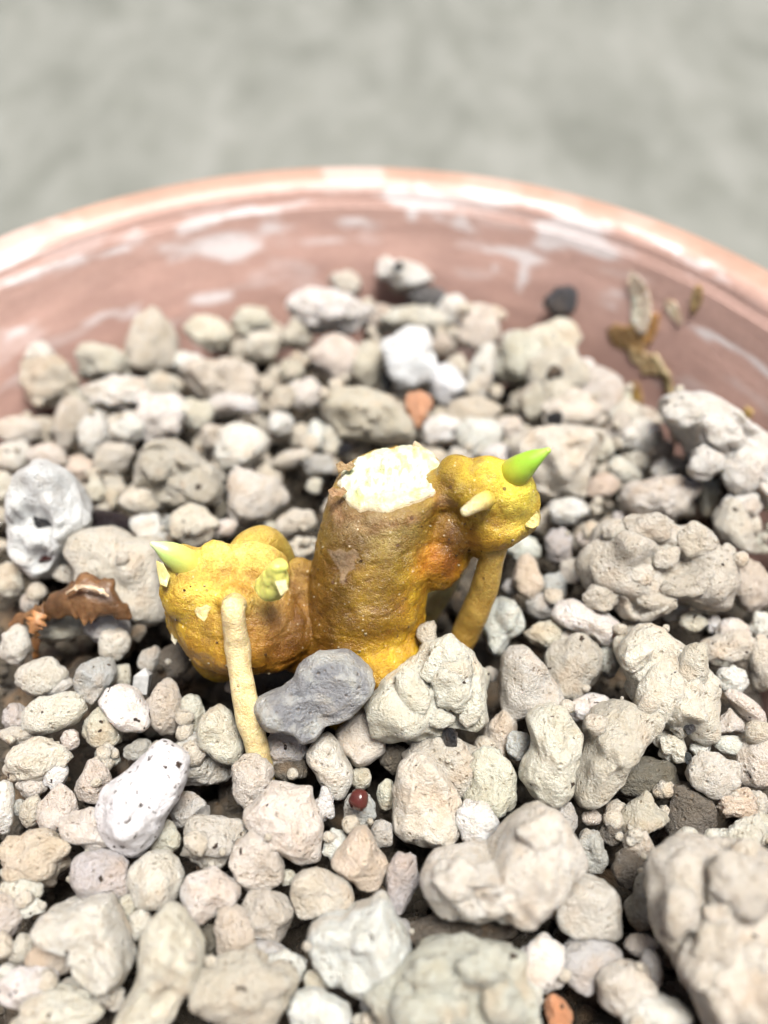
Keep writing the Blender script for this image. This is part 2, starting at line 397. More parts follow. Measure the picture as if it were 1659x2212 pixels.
def clay(V):
    ang = np.arctan2(V[:, 1], V[:, 0]); rad = np.hypot(V[:, 0], V[:, 1])
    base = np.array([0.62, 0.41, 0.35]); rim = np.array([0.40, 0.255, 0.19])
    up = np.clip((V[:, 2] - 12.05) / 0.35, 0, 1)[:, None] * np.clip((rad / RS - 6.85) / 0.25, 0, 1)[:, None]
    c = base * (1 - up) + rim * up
    damp_shade = np.clip((11.9 - V[:, 2]) / 1.6, 0, 1)[:, None]          # the clay is damp next to the gravel
    c = c * (1 - 0.20 * damp_shade * np.array([0.8, 1.0, 1.05]))
    n = fbm(V * [1.2, 1.2, 3.0], 4)[:, None]; c = c * (1 + 0.10 * n)
    m = np.zeros(len(V)); rough = fbm(V * [2.2, 2.2, 6.0] + 9, 4)
    for p, w, h, s in SC:
        da = (ang - math.atan2(p[1], p[0])); da = (da + np.pi) % (2 * np.pi) - np.pi
        e = (da * 6.7 / w) ** 2 + ((V[:, 2] - p[2]) / h) ** 2
        ok = e < 6
        m[ok] += s * np.exp(-e[ok] * 0.9)
    m = np.clip((m + 0.42 * rough * (m > 0.08) - 0.32) * 2.0, 0, 1)
    haze_ = np.clip((fbm(V * [0.9, 0.9, 4.5] + 31, 4) - 0.42) * 0.8, 0, 0.22)   # faint lime bloom in streaks
    m = np.maximum(m * .8 * np.clip(1 - (rad / RS - 6.92) / .12, .12, 1), haze_)[:, None]
    return c * (1 - m) + np.array([0.90, 0.87, 0.87]) * m

pot = bpy.data.objects.new("flower_pot", None); COL.objects.link(pot)
tag(pot, "round terracotta flower pot with lime-scaled inner wall, filled with pumice gravel", "flower pot")
wall_prof = [(0.4, 0.8), (4.4 * RS, 0.8), (6.0 * RS, 8.0)] + [(r_in(z), z) for z in np.linspace(9.0, 12.1, 70)] + [(RS * a, b) for a, b in ((7.38, 12.095), (7.33, 10.2), (7.2, 9.9), (6.6, 9.8), (5.0, 0.0), (0.4, 0.0))]
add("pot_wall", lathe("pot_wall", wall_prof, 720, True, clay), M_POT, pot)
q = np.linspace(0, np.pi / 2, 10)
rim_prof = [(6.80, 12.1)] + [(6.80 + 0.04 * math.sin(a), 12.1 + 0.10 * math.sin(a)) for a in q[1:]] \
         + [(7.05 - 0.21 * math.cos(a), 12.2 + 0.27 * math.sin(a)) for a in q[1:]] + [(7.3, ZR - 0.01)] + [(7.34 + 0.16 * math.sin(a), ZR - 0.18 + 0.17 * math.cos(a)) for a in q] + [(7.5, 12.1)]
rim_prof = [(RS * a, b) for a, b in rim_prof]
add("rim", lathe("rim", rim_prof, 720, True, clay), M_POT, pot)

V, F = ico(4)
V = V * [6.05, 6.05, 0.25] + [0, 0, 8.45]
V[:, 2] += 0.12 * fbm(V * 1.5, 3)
gap_shade_base = add("gap_shade_base", mesh_from("gap_shade_base", V, F), M_GAP_SHADE); gap_shade_base["kind"] = "structure"  # added dark disk, its colour stands in for the shade below the gravel

# ------------------------------------------------------------------ pumice: how a grain is shaped
def grain_verts(w, h, dep, shape, seed, sub, bend=0.0, outline=None):
    """A grain w wide, h high, dep deep (cm), in a frame of right, up, towards the lens."""
    D, F = ico(sub); rng = np.random.default_rng(seed)
    def dirs(n):
        x = rng.normal(size=(n, 3)); return x / np.linalg.norm(x, axis=1)[:, None]
    prm = {'r': (3, .30, .72, 7, .80, .07), 'a': (2, .25, .80, 13, .70, .06), 'l': (9, .55, .48, 4, .85, .10), 'e': (2, .25, .78, 6, .86, .05),
           'k': (2, .25, .78, 6, .88, .06), 'c': (2, .25, .75, 9, .76, .06), 'b': (16, .68, .34, 5, .86, .10)}[shape]
    nl, offs, rho, nf, fd, na = prm
    r = np.full(len(D), 0.74 if shape in 'lb' else 0.9)
    k = 14.0; acc = np.exp(k * r)
    for d in dirs(nl):
        c = d * offs * rng.uniform(0.75, 1.15); q = rho * rng.uniform(0.65, 1.15)
        b = D @ c; disc = b * b - (c @ c - q * q)
        rr = np.where(disc > 0, b + np.sqrt(np.maximum(disc, 0)), 0); acc += np.where(rr > 0, np.exp(k * np.minimum(rr, 1.6)), 0)
    r = np.log(acc) / k
    sharp = 26.0 if shape in 'ac' else 16.0
    acc = np.exp(-sharp * r)
    for d in dirs(nf):
        cs = D @ d; ok = cs > 0.15
        acc = acc + np.where(ok, np.exp(-sharp * (fd * rng.uniform(0.85, 1.2)) / np.maximum(cs, 0.15)), 0)
    r = -np.log(acc) / sharp
    o = rng.uniform(-50, 50, 3)
    r = r * (1 + na * 1.5 * fbm(D * 1.6 + o, 2) + na * 0.8 * fbm(D * 4.5 + o, 2))
    nod = {'r': 2, 'a': 2, 'l': 6, 'e': 1, 'k': 1, 'c': 2, 'b': 10}[shape]; r0 = r.copy(); kk = 34.0      # small nodules grown onto the surface
    acc = np.exp(kk * r)
    for d in dirs(nod):
        i0 = int((D @ d).argmax()); q = rng.uniform(.13, .26) if shape not in 'lb' else rng.uniform(.20, .46); c = d * (r0[i0] - q * rng.uniform(.5, .85))
        b = D @ c; disc = b * b - (c @ c - q * q)
        acc += np.where(disc > 0, np.exp(kk * np.minimum(b + np.sqrt(np.maximum(disc, 0)), 1.8)), 0)
    r = np.log(acc) / kk
    nodf = r / r0
    for d in dirs(int(rng.integers(1, 4)) + (5 if shape == 'b' else 0)):                     # a few dents
        a = rng.uniform(0.10, 0.28); r = r * (1 - rng.uniform(.05, .16) * np.exp(-((1 - D @ d) / (a * a)) * 1.2))
    P = D * r[:, None]
    if outline is not None:                 # a stone whose contour is known: the contour at its widest, relief over front and back
        th = np.linspace(-np.pi, np.pi, 361)[:-1]; rho = np.zeros(360)
        A = np.asarray(outline, float); B = np.roll(A, -1, 0)
        for i, t in enumerate(th):
            u = np.array([math.cos(t), math.sin(t)]); e = B - A; den = u[0] * e[:, 1] - u[1] * e[:, 0]
            den = np.where(np.abs(den) < 1e-9, 1e-9, den)
            tt = (A[:, 0] * e[:, 1] - A[:, 1] * e[:, 0]) / den; ss = (A[:, 0] * u[1] - A[:, 1] * u[0]) / den
            ok = (tt > 0) & (ss >= 0) & (ss <= 1); rho[i] = tt[ok].max() if ok.any() else 0.1
        kern = np.exp(-0.5 * (np.arange(-12, 13) / 3.0) ** 2); kern /= kern.sum()
        rho = np.convolve(np.concatenate([rho[-12:], rho, rho[:12]]), kern, 'valid')
        s = np.hypot(D[:, 0], D[:, 1]); ph = np.arctan2(D[:, 1], D[:, 0]); R_ = np.interp(ph, np.append(th, np.pi), np.append(rho, rho[0]))
        rel = r / np.median(r); se = s ** 0.9
        warp_ = (1 + 0.10 * (1 - s) * fbm(D * 2.2 + o, 2)) * nodf ** .6
        P = np.stack([R_ * se * np.cos(ph) * warp_, R_ * se * np.sin(ph) * warp_, 0.5 * dep * np.sign(D[:, 2]) * np.abs(D[:, 2]) ** 0.85 * rel ** 1.5], -1)
        nrm = P / np.maximum(np.linalg.norm(P, axis=1)[:, None], 1e-6)
        P = P + nrm * (0.035 * fbm(P * 2.4 + o, 2) + .012 * (0.5 - np.abs(fbm(P * 3.6 + o, 2))) + .012 * fbm(P * 10 + o, 2))[:, None]
        return P, F
    if shape == 'c':
        s = 1 - 0.42 * (P[:, 1] / np.abs(P[:, 1]).max()); P[:, 0] *= s; P[:, 2] *= s
    if shape == 'k' or bend:
        bb = bend if bend else 0.45
        P[:, 0] *= 0.8; P[:, 0] += bb * (P[:, 1] ** 2)
    lo, hi = P.min(0), P.max(0); P = (P - (lo + hi) / 2) / (hi - lo) * [w, h, dep]
    nrm = P / np.maximum(np.linalg.norm(P, axis=1)[:, None], 1e-6)
    big = min(w, h)
    P = P + nrm * (min(0.034, .07 * big) * fbm(P * 2.6 + o, 2) + min(.011, .03 * big) * (0.5 - np.abs(fbm(P * 4.0 + o, 2))) + min(.012, .03 * big) * fbm(P * 9 + o, 2))[:, None]
    return P, F

def rot_in_view(deg):
    a = math.radians(deg); c, s = math.cos(a), math.sin(a)
    return np.array([[c, -s, 0], [s, c, 0], [0, 0, 1.0]])

GRAINS = []          # (object, px, py, size cm, colour word, shape word)
COLS = {'c': ((.745, .705, .62), 'cream'), 'w': ((.84, .83, .79), 'off-white'), 't': ((.645, .595, .51), 'tan'), 'p': ((.705, .66, .595), 'beige'),
        'g': ((.55, .545, .525), 'grey'), 'd': ((.19, .17, .14), 'dark brown'), 'o': ((.675, .655, .57), 'pale olive'), 'h': ((.735, .63, .52), 'peach')}
SHAPE_WORD = {'r': 'rounded', 'a': 'angular', 'l': 'knobbly', 'e': 'oval', 'k': 'curved', 'c': 'pointed', 'b': 'lumpy'}
_seed = [100]

def place(px, py, size, lift, z=None):
    """Centre of a grain whose middle shows at px, py: on the gravel, or leaning on the pot wall."""
    p = at_z(px, py, (ZS if z is None else z) + lift)
    for _ in range(3):
        lim = r_in(min(p[2], 12.0)) - 0.32 * size
        if math.hypot(p[0], p[1]) > lim and p[1] > -3:
            d = ray(px, py)
            a = d[0] ** 2 + d[1] ** 2; b = 2 * (CAM[0] * d[0] + CAM[1] * d[1]); c = CAM[0] ** 2 + CAM[1] ** 2 - lim ** 2
            disc = b * b - 4 * a * c
            if disc > 0: p = CAM + d * ((-b + math.sqrt(disc)) / (2 * a))
    return p

def grain(px, py, w, h, ang=0, shape='r', col='c', lift=0.22, dep=0.85, mat=None, name="pumice_grain", colour=None, bend=0.0, sub=None, z=None, outline=None, pos=None):
    _seed[0] += 1; seed = _seed[0]
    rng = np.random.default_rng(seed + 9000)
    p = at_z(px, py, ZS); k = depth(p) / FPX
    size = math.sqrt(w * h) * k
    p = place(px, py, size, lift * size, z) if pos is None else pos; k = depth(p) / FPX
    W, H = w * k, h * k; size = math.sqrt(W * H)
    if sub is None: sub = 5 if max(w, h) > 165 else (4 if max(w, h) > 46 else 3)
    P, F = grain_verts(W, H, size * dep, shape, seed, sub, bend, None if outline is None else np.asarray(outline) * k)
    me = mesh_from(name, P, F)
    R = BASIS.T @ rot_in_view(ang)
    o = add(name, me, mat or M_PUMICE, None, p, [list(x) for x in R])
    base = np.array(colour if colour is not None else COLS[col][0])
    base = base * rng.uniform(0.92, 1.08) * (1 + rng.uniform(-.03, .03, 3))
    o.color = (*base, 1)
    if name == "pumice_grain": GRAINS.append((o, px, py, size, COLS[col][1], SHAPE_WORD[shape]))
    return o

def contour(tile, pts, shape='r', col='c', lift=0.25, **kw):
    """A stone given by its outline, read off an enlargement of the photograph."""
    ox, oy, k = {'A': (0, 823, 3.0), 'B': (0, 1316.7, 3.0), 'C': (493.7, 1316.7, 3.0), 'D': (1097, 823, 2.953), 'E': (1097, 1316.7, 2.953),
                 'F': (0, 1718.3, 3.0), 'G': (548.6, 1718.3, 3.0), 'H': (1106, 1718.3, 3.0), 'X': (0, 0, 1.0)}[tile]
    a = np.array([float(x) for x in pts.replace(' ', ',').split(',')]).reshape(-1, 2) / k + [ox, oy]
    lo, hi = a.min(0), a.max(0); c = (lo + hi) / 2
    return grain(c[0], c[1], hi[0] - lo[0], hi[1] - lo[1], 0, shape, col, lift, outline=(a - c) * [1, -1], **kw)

# ------------------------------------------------------------------ pumice: the grains the photograph shows
# px, py, width, height, turn, shape, colour, lift
LIST = """
325 1140 84 66 -15 c w .2|423 1137 107 93 0 r p .2|557 1072 120 118 0 a c .25|302 1082 84 57 0 r c .35|210 1053 42 60 10 c c .3|243 1075 30 44 0 a t .2
248 990 80 67 15 e c .2|148 917 62 108 -18 e t .2|205 937 62 95 0 r w .15|275 930 92 74 0 l w .15|345 900 100 98 0 l w .2|250 850 145 70 0 l w .2|425 892 72 64 0 r c .2|500 875 105 52 -8 l w .2|520 965 108 98 0 r w .3
40 928 92 56 0 e p .2|30 985 70 62 0 r c .15|98 988 88 54 0 r p .15|173 1010 62 60 0 r h .15|8 1058 66 78 0 r c .15|137 1237 46 46 0 r c .5|20 1250 66 72 0 r o .0|130 1353 118 62 8 e o -.1|228 1358 96 64 0 r g .2|246 1392 62 66 0 a p .2
490 1140 52 36 25 e w .2|357 1130 30 36 0 r g .1|640 1130 90 60 20 e c .15|655 1180 60 45 0 a c .1|455 940 60 50 0 l c .1
30 1393 66 84 0 r c .25|88 1460 112 72 18 e p .3|122 1482 70 38 18 e w .3|117 1540 140 78 17 e c .35|355 1527 74 118 0 e t .15|415 1540 52 84 15 r o .05|325 1424 48 60 0 a g .0|383 1427 68 66 0 r d .0
220 1573 82 90 0 c t .15|430 1640 160 110 0 r o -.25|73 1640 150 92 14 l c .25|37 1588 76 42 0 e o .1|35 1550 50 55 0 r g .1|153 1598 42 44 0 r p .15|232 1638 58 44 0 r g -.1|198 1684 72 88 0 c t .1|67 1700 66 48 0 r p .05|122 1680 48 62 0 a w .2
70 1752 50 72 -25 e o .1|123 1745 96 100 0 c p .15|205 1788 150 88 -12 l c .4|200 1845 36 62 0 e c .3|407 1750 82 74 0 a g .1|540 1690 97 118 0 r p .3|10 1745 44 116 0 e w .2|358 1808 68 76 0 c o .2|42 1742 32 36 0 r g .0|300 1620 70 50 0 r g -.3
614 1612 88 76 0 l w .35|625 1660 74 52 0 r d .0|778 1748 66 88 0 r g .1|701 1738 48 86 0 l w .2|904 1568 104 54 -14 c c .5|965 1655 180 135 0 r t -.05
1060 1695 112 150 0 r o .1|1030 1778 90 88 0 r w .4|835 1715 42 66 0 r o -.2|560 1750 60 50 0 r g -.2|850 1640 60 70 0 r d -.3|1085 1590 70 110 0 e t -.15
1240 885 132 78 0 l c .2|1150 872 50 66 0 a t .2|1388 945 84 66 -20 a w .3|1226 1106 84 60 -10 e w .2|1305 1047 78 52 10 c h .2|1348 1018 76 48 -25 e c .2|1432 1015 52 54 0 r w .4
1585 1140 76 126 20 k c .4|1620 1130 50 54 0 r c .5|1532 1070 48 92 0 l o .3|1578 1055 54 72 0 r p .3|1140 1250 68 100 0 c h .25|1125 1178 78 62 0 r w .1|1200 1268 54 62 0 e g .1|1210 1180 60 78 0 r g .0|1263 1165 42 32 0 r p .0|1234 1235 52 56 0 r o -.1
1178 1368 80 64 -20 c t .3|1220 1376 52 40 -10 c c .4|1458 1318 60 40 15 e w .2|1498 1345 64 52 0 e c .5|1540 1348 36 44 0 r w .4|1582 1370 74 62 0 r w .3|1575 1402 118 72 15 a c .3|1622 1262 84 112 0 r t .2|1645 1432 50 125 0 e p .2|1080 1350 110 130 0 l w .0|1170 1310 60 50 0 r g -.2
1370 1362 58 46 0 r c .4|1272 1530 90 58 15 r w .1|1240 1442 122 150 -15 r t .15|1312 1430 58 76 0 r o .1|1450 1613 72 72 0 l c .4|1538 1672 114 96 0 r c .5|1515 1618 48 42 0 e w .4
1580 1610 78 40 -12 e w .4|1577 1560 62 60 0 c p .3|1585 1470 70 66 0 r w .35|1563 1416 56 44 0 r c .4|1612 1530 42 110 50 e c .35|1632 1638 84 112 0 r c .25|1120 1608 48 58 0 r w .4|1385 1690 150 105 0 r d -.2|1490 1755 112 125 0 a d -.15|1395 1758 98 96 0 c t .25|1592 1735 92 68 0 l h .3
1640 1350 50 60 0 r w .2|1640 1740 50 70 0 r c .2|1350 1580 60 60 0 r g -.3
75 1855 155 130 0 b h .2|48 1908 100 70 0 l p .3|215 1893 130 104 5 e g .3|465 1820 138 114 10 l p .25|505 2020 82 134 4 e t .2|100 2020 68 20 4 e o .6
307 1998 54 74 -15 e c .2|285 1960 78 70 0 r o .0|68 1960 64 40 0 a w .3|15 1975 62 92 0 e c .25|113 2075 100 88 0 l t .15|45 2050 52 66 -25 e o .15|60 2132 116 82 0 l w .3|180 2130 104 44 8 e g .1|125 2192 206 92 5 l c .3|530 2140 215 170 20 l t .25|15 2110 50 60 0 r w .2|235 2150 70 60 0 r o .0
868 1907 74 134 -10 a g .15|727 1828 58 68 0 l w .2|822 1802 48 54 0 r g .0|580 1985 112 124 0 r t .1|970 2015 185 85 0 r d -.2|600 2102 134 92 8 l w .35|690 2192 134 92 0 r w .35
792 2206 64 34 0 r o .2|800 2168 48 52 0 r g -.2|683 2122 54 56 0 r t .0|575 2060 84 52 0 r g .0|860 2010 70 60 0 r g -.3|450 2030 50 60 0 r d -.3
1225 1770 48 72 0 r g .05|1280 1838 68 92 0 r g -.1|1368 1878 94 92 0 r d -.1|1378 1825 68 66 0 r p .1|1487 1838 96 100 0 c c .3|1393 1952 66 112 -15 e o .1|1165 2085 112 122 0 l w .2|1275 2082 148 116 5 r g .1|1352 2142 124 136 0 r c .35
1385 2040 66 46 5 r c .5|1408 2092 44 82 12 e w .4|1415 2196 148 82 0 r w .45|1130 2150 94 84 0 l w .2|1600 1808 114 76 0 l c .4|1545 1815 50 54 0 r w .35|1640 1790 60 60 0 r c .3|1440 1900 60 80 0 r d -.2|1190 1940 60 90 0 r g -.2|1070 2010 90 50 0 r d -.2
85 762 56 42 0 r w .3|108 826 118 98 0 l t .2|225 785 112 84 0 l c .2|328 735 96 140 6 c t .3|450 722 92 76 0 r c .2|545 695 84 62 0 l c .2|715 672 168 90 0 l w .3|745 608 64 50 -20 c c .4|480 825 148 96 0 b t .2|565 745 78 62 0 r c .2|722 778 100 90 0 r c .1|597 867 82 58 0 r t .2
630 805 46 52 0 r t .1|605 915 50 46 0 r w .1|690 940 46 62 0 r w .2|718 953 42 64 5 e c .25|632 990 86 34 15 e o .1|688 1005 68 48 0 r g .15|352 835 84 62 0 r c .2|395 778 44 38 0 r w .2|795 785 78 96 0 r t .1|180 870 60 50 0 r o .1|655 850 70 60 0 r w .1|415 795 60 55 0 r w .05|640 720 70 60 0 r t .1
885 596 96 56 -10 r w .3|838 582 54 50 0 r w .3|862 612 42 40 0 r c .25|895 690 142 64 0 l p .2|1030 705 100 96 -30 a c .25|1062 678 60 40 10 a h .3|975 668 60 60 0 r w .2|1040 808 52 122 -12 e w .2|1120 775 96 100 0 r o .15|1128 742 78 46 -15 e w .4|1185 735 124 80 0 l c .3|1205 822 112 142 0 l c .2
1150 868 50 66 0 a t .2|1297 850 82 112 -8 r c .2|1018 895 112 76 0 r t .1|1035 945 88 82 0 r w .2|1100 925 60 48 0 r p .1|955 930 70 60 0 r w .1|990 990 60 45 0 l c .1|1080 990 70 60 0 r w .05|1265 800 60 50 0 e w .2|820 690 80 60 0 r t .1|960 745 60 50 0 r t .0|1340 930 60 70 0 r p .0|1300 960 50 60 0 r c .1|1352 892 66 58 0 r c .15|1402 905 60 54 0 l t .1|1330 858 56 52 0 a c .2|1422 980 60 56 0 r t .05|1375 1000 54 50 0 l c .1
"""
for ln in LIST.strip().splitlines():
    for it in ln.split('|'):
        a = it.split()
        q = [float(x) for x in a[:5]]; k_ = 1.14 if q[1] < 1000 else 1.05; q[2] *= k_; q[3] *= k_
        grain(*q, shape=a[5], col=a[6], lift=float(a[7]))

def nodules(parent, items, reach=.25):
    """Fused lumps on a conglomerate boulder: parts of that boulder."""
    o, px0, py0, size = parent[0], parent[1], parent[2], parent[3]
    c0 = np.array(o.location) / S; z0 = depth(c0)
    for it in items.split('|'):
        v = it.split(); px, py, w, h, ang = [float(x) for x in v[:5]]; sh = v[5]
        rr = min(1.0, math.hypot((px - px0), (py - py0)) * z0 / FPX / (0.62 * size))
        d = ray(px, py); p = CAM + d * (z0 - reach * size * math.sqrt(max(.05, 1 - rr * rr)) - .10 * size)
        _seed[0] += 1; k = depth(p) / FPX
        P, F = grain_verts(w * k, h * k, .8 * math.sqrt(w * h) * k, sh, _seed[0], 4)
        R = BASIS.T @ rot_in_view(ang); M = np.array(o.rotation_euler.to_matrix())
        me = mesh_from("nodule", (P @ R.T + (p - c0)) @ M)
        q = add("nodule", me, M_PUMICE, o)
        f = np.random.default_rng(_seed[0]).uniform(.9, 1.08); q.color = (*[x * f for x in o.color[:3]], 1)
NODULES = {  # by the order of the outlines below
 5: "968 1418 92 80 0 r|893 1492 76 108 25 e|978 1488 96 112 0 l|1018 1532 60 84 0 r|935 1452 56 46 0 r|950 1550 70 50 0 r",
 2: "1330 1148 66 50 0 r|1398 1140 112 62 0 l|1502 1168 92 88 0 r|1356 1184 52 48 0 r|1320 1217 44 64 0 a|1380 1240 66 58 0 l|1480 1268 150 62 10 l|1300 1288 82 62 0 r|1562 1232 70 112 0 r|1440 1205 60 50 0 r|1420 1300 90 50 0 r",
 10: "1425 1500 96 150 -20 e|1475 1556 84 74 0 r|1375 1420 80 60 30 r|1500 1440 70 110 -25 e",
 15: "1168 1795 108 92 0 r|985 1895 118 96 0 r|1075 1945 120 72 10 r|1200 1860 70 90 0 r",
 19: "1600 1905 150 150 0 l|1525 2060 110 190 -15 l|1620 2110 130 170 0 b|1470 1970 80 120 0 r|1560 1980 80 80 0 r",
 16: "930 2112 112 84 0 l|1042 2092 122 82 0 l|1085 2165 90 90 0 r|960 2180 110 80 0 r|880 2150 70 70 0 r",
 3: "1478 890 92 74 0 r|1555 932 124 92 -20 l|1612 1010 112 116 0 l|1520 1000 80 80 0 r|1600 1085 90 70 0 r",
 1: "340 1005 80 70 0 r|430 1050 80 70 0 r|385 1055 60 60 0 r",
}
CONTOURS = """
A|420,1090 480,1010 600,950 720,930 800,980 850,1020 950,1010 1060,1030 1080,1300 1080,1560 950,1600 760,1500 600,1500 500,1300 480,1180|r|c|.10
A|860,560 900,450 1010,380 1140,390 1230,470 1320,520 1400,600 1450,700 1420,800 1330,840 1150,830 1040,840 960,740 870,680|b|t|.25
D|455,1250 470,1130 540,1030 560,940 650,880 740,890 860,865 990,880 1060,930 1150,910 1260,940 1290,1030 1380,1070 1450,1130 1465,1240 1440,1330 1400,1470 1200,1450 1050,1380 960,1500 800,1540 690,1480 640,1380 500,1340|b|o|.3
D|945,130 1060,60 1220,75 1340,130 1430,240 1560,290 1659,370 1740,500 1720,800 1620,860 1540,780 1480,640 1340,580 1240,560 1200,470 1130,330 1040,230|l|w|.3
D|40,400 100,320 180,280 400,295 600,300 620,380 560,470 550,580 500,650 470,750 260,760 150,700 60,560|b|c|.2
C|930,560 980,440 1060,370 1230,310 1260,230 1370,180 1480,220 1560,260 1640,380 1670,520 1670,640 1690,720 1600,780 1530,760 1450,760 1360,840 1200,830 1080,810 970,700|b|c|.35
C|1060,1430 1070,1200 1110,1010 1180,940 1250,920 1330,960 1420,1080 1500,1250 1500,1420 1430,1540 1280,1530 1150,1500|a|c|.2
C|100,1310 180,1230 270,1120 380,1130 540,1140 590,1250 615,1450 590,1620 480,1650 330,1560 200,1480 110,1400|a|c|.3
C|500,910 560,840 640,795 710,850 750,950 800,1030 810,1110 750,1200 690,1220 600,1130 560,1050 500,980|r|c|.3
C|690,790 780,720 870,625 910,640 940,730 1020,830 1010,930 900,1000 830,1010 780,940 720,900|a|p|.25
E|680,260 740,170 850,140 980,140 1060,190 1200,260 1290,420 1340,580 1310,800 1200,820 1080,780 990,750 900,650 800,600 760,480 720,370|b|c|.3
X|1085,1420 1110,1398 1140,1400 1180,1440 1215,1490 1225,1530 1150,1550 1100,1555 1080,1530 1078,1470|a|p|.3
E|120,700 200,620 280,570 360,600 420,700 480,790 470,900 420,1020 400,1160 350,1230 300,1260 200,1240 150,1150 80,1060 90,960 160,850|r|c|.45
E|400,1150 430,1020 480,880 500,720 560,650 690,580 790,570 830,600 950,640 980,720 930,800 850,900 760,990 690,1090 600,1170 490,1260 410,1230|a|t|.25
G|320,960 350,850 440,790 560,790 650,720 740,690 840,620 880,680 920,760 980,860 1030,960 1030,1110 950,1150 860,1220 700,1260 500,1230 420,1140 360,1080|r|w|.35
X|905,1890 925,1865 990,1845 1060,1850 1110,1770 1170,1742 1215,1760 1230,1810 1245,1850 1240,1890 1195,1935 1160,1995 1120,2005 1060,1985 1000,1990 950,1980 930,1940 910,1920|l|c|.45
X|820,2150 850,2100 900,2060 935,2045 1000,2040 1060,2045 1110,2080 1140,2130 1135,2200 1080,2260 880,2260 830,2200|b|o|.35
G|490,440 550,350 640,240 720,205 780,270 820,360 880,420 880,500 830,600 760,630 680,600 640,560 560,520|a|h|.3
G|240,540 300,480 400,460 480,500 530,560 600,570 640,650 620,780 540,790 440,760 300,790 250,660|a|c|.4
H|900,880 960,780 960,560 1010,440 1100,300 1300,300 1420,420 1560,400 1700,350 1800,900 1750,1600 1400,1560 1280,1440 1180,1330 1100,1150 1060,1040 970,980 940,920|b|c|.35
H|270,740 290,650 330,580 380,510 560,510 650,580 690,720 690,860 650,930 500,910 360,915 300,860|a|p|.4
F|930,1000 940,880 990,790 1080,730 1160,740 1230,820 1300,950 1330,1060 1300,1200 1200,1320 1130,1481 900,1520 740,1470 800,1330 880,1200 930,1090|r|c|.4
F|210,800 280,740 400,730 600,670 700,690 760,790 830,950 870,1060 810,1170 710,1220 600,1150 490,1040 430,930 330,870 220,860|l|c|.3
F|840,560 850,480 930,400 980,370 1080,370 1150,420 1210,500 1190,600 1150,680 1050,720 930,700 870,660|r|c|.35
F|1160,600 1210,510 1370,465 1450,500 1570,600 1560,680 1440,700 1400,760 1310,810 1230,720 1180,660|a|w|.4
X|492,1850 500,1820 545,1795 590,1810 605,1860 620,1900 590,1925 540,1925 505,1900|a|c|.35
B|660,590 700,510 780,490 870,520 940,590 990,660 990,760 930,790 810,800 740,740 720,680|a|w|.35
B|1255,790 1300,710 1360,640 1420,615 1490,670 1530,780 1585,900 1560,980 1500,980 1400,950 1300,880|r|c|.4
B|480,450 530,340 620,300 720,320 765,400 740,480 680,560 620,620 540,580 490,520|r|g|.25
D|285,1500 310,1410 400,1375 500,1410 640,1490 720,1560 690,1660 600,1720 540,1640 440,1600 340,1560|r|w|.3
D|710,740 760,660 850,640 940,610 1070,600 1180,640 1215,690 1150,760 1080,850 1000,880 800,860 730,820|l|p|.3
X|690,870 715,838 790,836 850,862 890,905 900,950 830,960 730,950 700,910|r|t|.3
"""
for i, ln in enumerate(CONTOURS.strip().splitlines()):
    t, pts, sh, c, l = ln.split("|")
    contour(t, pts, sh, c, float(l))
    if i in NODULES:
        bpy.context.view_layer.update(); nodules(GRAINS[-1], NODULES[i])

# ------------------------------------------------------------------ stones that stand out
tag(contour('C', '145,620 200,560 330,520 430,430 470,330 590,255 760,265 850,330 940,390 965,490 930,560 860,620 800,690 640,740 590,820 480,860 420,790 330,770 250,800 190,720', 'a', lift=.62, colour=(.64, .65, .65), dep=.8, mat=M_GREY, name="grey_stone", sub=5),
    "blue-grey angular stone in front of the cut stump, resting against the pale root", "stone")
tag(contour('B', '960,930 1000,870 1090,850 1190,900 1230,980 1220,1090 1170,1200 1080,1330 1030,1450 960,1550 860,1580 750,1540 660,1420 630,1300 640,1180 700,1110 800,1050 900,980', 'e', lift=.42, colour=(.74, .755, .775), mat=M_SPECK, name="speckled_stone", sub=5),
    "long white stone peppered with black and red specks, beside the pale root's foot", "stone")
hole = contour('A', '90,620 190,530 330,520 450,570 500,660 530,740 560,840 560,910 510,980 440,1060 420,1150 330,1250 240,1290 150,1230 70,1130 60,950 70,800', 'l', lift=.5, colour=(.70, .715, .72), mat=M_WHITE, name="white_stone", sub=5)
tag(hole, "tall white stone with two dark holes, above the brown husk", "stone")
tag(grain(885, 775, 125, 138, 0, 'r', colour=(.78, .82, .84), lift=.4, mat=M_WHITE, name="white_stone", sub=4),
    "bright white rounded stone above the orange shard", "stone")
tag(grain(968, 832, 86, 94, 10, 'r', colour=(.66, .69, .73), lift=.25, mat=M_WHITE, name="white_stone", sub=4),
    "pale bluish white stone beside the orange shard and under the bright white stone", "stone")
tag(grain(926, 640, 96, 54, -10, 'e', colour=(.15, .15, .15), lift=.4, name="dark_pebble"), "flat dark grey pebble on top of the gravel at the far pot wall", "pebble")
tag(grain(905, 886, 62, 84, 12, 'a', colour=(.80, .43, .26), lift=.35, name="clay_shard"), "orange clay shard behind the cut stump, under the white stones", "shard")
tag(grain(1205, 2186, 66, 84, 20, 'c', colour=(.70, .36, .20), lift=.2, name="clay_shard"), "orange-tipped clay shard at the bottom edge of the picture", "shard")
